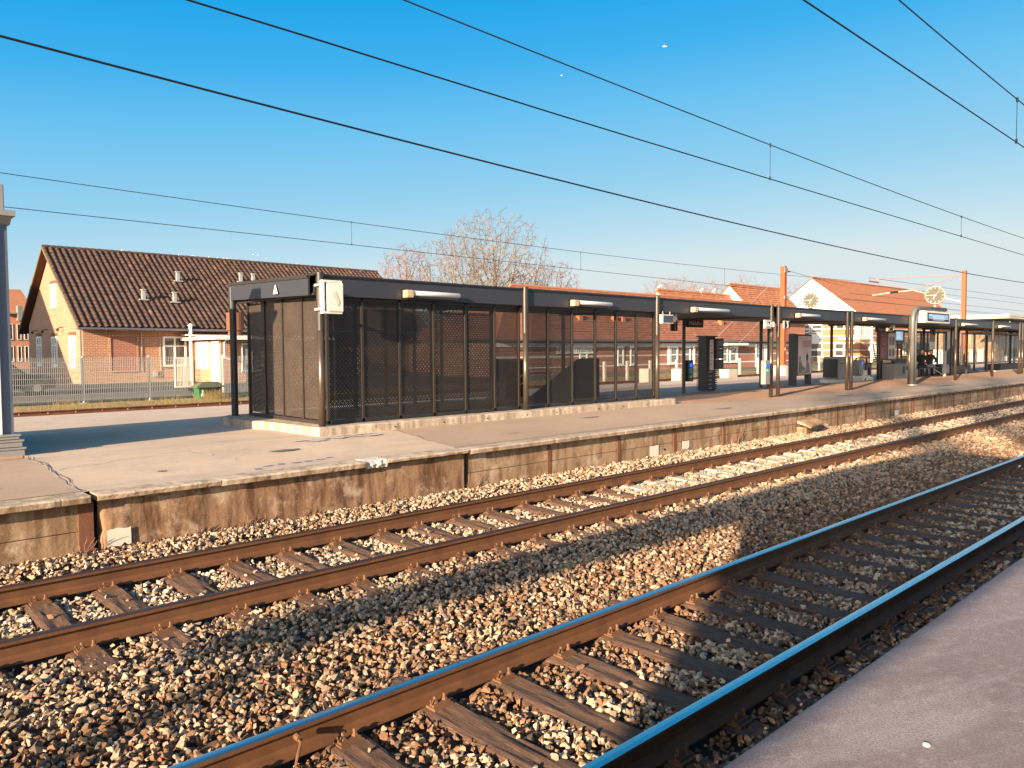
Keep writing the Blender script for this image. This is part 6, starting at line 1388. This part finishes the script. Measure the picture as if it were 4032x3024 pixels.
t5=bare_tree('bare_tree',18.,11,18,'reddish bare tree low behind the tallest tree',(gx(2060,99),99,0),N=1300,mat='twigr',stems=3,z0=.25,r0=.022)
protoT=[bare_tree('bare_tree',18,9.,31+k,'x',(0,0,0),N=520,mat='twigr',stems=3,z0=.3,r0=.018,step=.7,twl=1.5) for k in range(3)]
fars=[2335,2375,2420,2462,2505,2548,2592,2640,2688,2735,2785,2830,2880,2930,2985,3040,3100,3150]
for i,px in enumerate(fars):
    o=protoT[i] if i<3 else copy_tree(protoT[i%3]); Y=118+rnd.uniform(-4,6); x=gx(px,Y); sc=rnd.uniform(.85,1.12)*(1.05 if i>2 else .72)*(1+(i>6)*.16)
    o.location=(x,Y,0); o.scale=(sc*1.2,sc*1.2,sc); o.rotation_euler=(0,0,rnd.uniform(0,6)); o['label']='bare tree in the distant reddish row behind the red roofs'; o['group']='distant row of bare trees'
o=copy_tree(protoT[1]); o.location=(gx(3822,45),45,0); o.scale=(.42,.42,.36); o['label']='small pale bare tree beyond the red banners, far right'; o['group']='far right trees'
o=copy_tree(protoT[2]); o.location=(gx(3840,50),50,0); o.scale=(.45,.45,.36); o['label']='second small bare tree close to the glazed building, far right'; o['group']='far right trees'
# ================================================================== birds
def bird(px,py,dist,span,label,ang=.3,flap=.25,group=None,roll=0):
    c=Vector((0,0,CAMH))+ray(px,py).normalized()*dist; t=thing('bird',c,label,'bird',group)
    d=Vector((math.cos(ang),math.sin(ang),0)); s=Vector((-d.y,d.x,0)); z=Vector((0,0,1)); L=span*.4
    q=MB(); q.tube([c-d*L*.55,c-d*L*.25,c,c+d*L*.3,c+d*L*.48,c+d*L*.6],[.006*span,.05*span,.075*span,.06*span,.035*span,.006*span],8)
    for k in (-1,1):
        w0=c+s*k*.03*span; w1=c+s*k*span*.26+z*span*flap*.4; w2=c+s*k*span*.5+z*span*flap*.22-d*span*.09
        q.prism([w0+d*.08*span,w1+d*.07*span,w2,w1-d*.07*span,w0-d*.09*span],(0,0,.012*span))
    q.build('body',M['white'],t)
VD=YAW
bird(2617,183,55,.68,'larger white gull flying high right of centre',ang=-.9,flap=.25); bird(2211,297,60,.38,'smaller gull flying lower and left of the other',ang=-.7,flap=.3)
for k,(x,y) in enumerate(((997,1002),(1016,1004),(1047,1019))): bird(x,y,120,.6,'tiny dark bird in the trio above the brick house roof',ang=-.6,flap=.5-.2*k,group='three birds above the roof')
for px,py,Y,l in ((2597,1133,50,'gull perched on the small white gable tip'),(2762,1146,48,'gull perched on the red roof between the two left gables'),(2812,1148,48,'second gull perched left of the middle gable')):
    c=onY(px,py+5,Y); t=thing('perched_gull',(c.x,Y,c.z),l,'bird'); q=MB(); q.tube([c+Vector((-.35,0,.12)),c+Vector((-.1,0,.2)),c+Vector((.12,0,.26)),c+Vector((.2,0,.42)),c+Vector((.3,0,.42))],[.03,.13,.12,.08,.02],8); q.cyl(c+Vector((0,0,-.1)),c+Vector((0,0,.15)),.02,5); q.build('body',M['white'],t)
# ================================================================== small things by the track
CBX=.0
cb=thing('cable_box',(18.4,8.7,-.1),'small concrete cable box with a tilted slab lid against the platform wall','cable box')
q=MB(); q.box(18.1,8.70,-.15,18.6,8.95,.22); q.build('box_body',M['wall_old'],cb,bevel=.015); q=MB(); q.prism([(18.02,8.55,.21),(18.72,8.55,.29),(18.78,8.93,.40),(18.08,8.93,.32)],(0,0,.055)); q.build('slab_lid',M['wall_panel'],cb,bevel=.01); q=MB(); q.cyl((18.42,8.69,.08),(18.42,8.71,.08),.05,12); q.build('hole',M['ink'],cb)
def weeds(name,x,y,z,n,h,label,lean=.5):
    q=MB()
    for _ in range(n):
        a=Vector((x+rnd.gauss(0,.08),y+rnd.gauss(0,.01),z)); d=Vector((rnd.gauss(0,.45)*lean,-abs(rnd.gauss(0,.12)),1)).normalized(); L=h*rnd.uniform(.4,1); p=[a]
        for k in range(4): d=(d+Vector((rnd.gauss(0,.3),0,rnd.gauss(-.1,.2)))).normalized(); p.append(p[-1]+d*L/4)
        q.tube(p,[.005,.0045,.004,.003,.0015],4)
        if rnd.random()<.8:
            b=p[2]; e=b+Vector((rnd.gauss(0,.1),0,abs(rnd.gauss(.04,.05)))); q.tube([b,e],.002,3)
    return tag(q.build(name,M['twigr'],fixn=False),label,'dry plant')
for x,n,h,l in ((2.15,7,.35,'dry stalks in front of the rusty post left of the white mark'),(3.4,16,.22,'dry twiggy weed low at the old concrete wall'),(4.0,18,.22,'second dry twiggy weed at the old wall, further right'),(4.75,16,.2,'dry weed under the middle of the old wall section'),(7.6,14,.25,'dry weed beside the dark joint of the wall'),(10.6,14,.3,'dry weed at the panel wall left of the cable box'),(15.2,24,.6,'tall dry shrub stems against the wall, left of the cable box'),(19.6,16,.35,'dry weed just right of the concrete cable box'),(22.8,18,.4,'dry weed farther right along the platform wall')): weeds('dry_weed',x,8.93,.0 if x<8 else -.05,n,h,l)
# bonding cables on the shiny rails
for (x,y,l) in ((2.05,YB-.06,'rusty bonding cable curling from the second shiny rail'),(2.98,YA+.0,'rusty bonding cable curling from the nearest rail')):
    yy=y-.05 if y>3 else YA-.06
    q=MB(); q.tube([(x,yy+.04,-.05),(x-.01,yy-.02,-.06),(x-.05,yy-.06,-.10),(x-.07,yy-.07,-.15),(x-.03,yy-.09,-.19),(x+.02,yy-.14,-.2)],.009,6); q.cyl((x,yy+.055,-.05),(x,yy+.01,-.05),.02,8); tag(q.build('bonding_cable',M['clip']),l,'cable')
c=onZ(3019,2937,.575)
q=MB(); q.cyl((3.15,1.0,.576),(3.15,1.0,.584),.016,12)
c=onZ(2500+1657/2.2120*1.5320/1.0,2200+1062/1.444,.578) if False else onZ(3648,2935,.576)
q=MB(); q.cyl((c.x,c.y,.576),(c.x,c.y,.582),.014,14); tag(q.build('flattened_gum',M['white']),'small white spot of gum on the near platform','gum')
c=onZ(4015,1840,-.15); tag(MB().tube([(c.x-.03,c.y,-.13),(c.x+.05,c.y,-.125)],[.02,.015],8).build('white_litter',M['white']),'scrap of white litter on a sleeper at the right edge','litter')
# ================================================================== unseen canopy and trees, added behind and left of the camera to shade the near tracks
nc=thing('unseen_shade_canopy',(-8,1.4,.58),'added canopy out of view behind the camera, outline cut to shade the near tracks','canopy')
q=MB(); q.prism([(x,y,3.95) for x,y in ((-12.4,1.35),(-6.2,1.15),(-8.4,.1),(-11.0,-.9),(-13.6,-1.9),(2.4,-1.9),(2.4,1.5),(-1.6,1.85),(-13.2,1.75))],(0,0,.22)); q.build('shade_roof',M['fascia'],nc)
for x,y in ((-11.6,1.55),(-11.,-1.5),(-4,-1.5),(-1.2,-1.5)): q=MB(); q.cyl((x,y,.57),(x,y,3.95),.08,12); q.build('column',M['black'],nc)
for k,(x,y,h) in enumerate(((-41,-12.6,24),(-47,-18.5,27))):  # trees added out of view, crowns set high to dim the ballast at right
    bare_tree('bare_tree',h,15,60+k,('tall bare tree behind the near platform, its high crown over the canopy','taller bare tree farther behind the near platform')[k],(x,y,.3),N=1300,z0=.60,r0=.045,step=.7,twl=1.3,shell=.2)
# neighbour house left of the brick house: its roof slope shades the gable
P1=onX(161,1157,12.77); P2=onX(287,1516,12.77); XO=-9.; k=(12.77-XO)/sd.x
A1=P1-sd*k; A2=P2-sd*k; slope=(A1.z-A2.z)/(A1.y-A2.y)
nh=thing('neighbour_house',(-16,60,.2),'brick neighbour house left of the picture, shading the gable','house')
ye=A2.y-(A2.z-3.)/slope; yr=A1.y+1.5; zr=A1.z+1.5*slope
q=MB(); q.prism([(-24,ye,.2),(-24,ye,3.),(-24,yr,zr),(-24,2*yr-ye,3.),(-24,2*yr-ye,.2)],(24+XO-.3,0,0)); q.build('walls',M['brk_g'],nh)
q=MB(); 
for s_ in (1,-1): 
    y0_=ye if s_>0 else 2*yr-ye; q.prism([(-24.4,y0_,3.),(-24.4,y0_,3.12),(-24.4,yr,zr+.12),(-24.4,yr,zr)],(24.4+XO,0,0))
q.build('roof',M['tile'],nh)
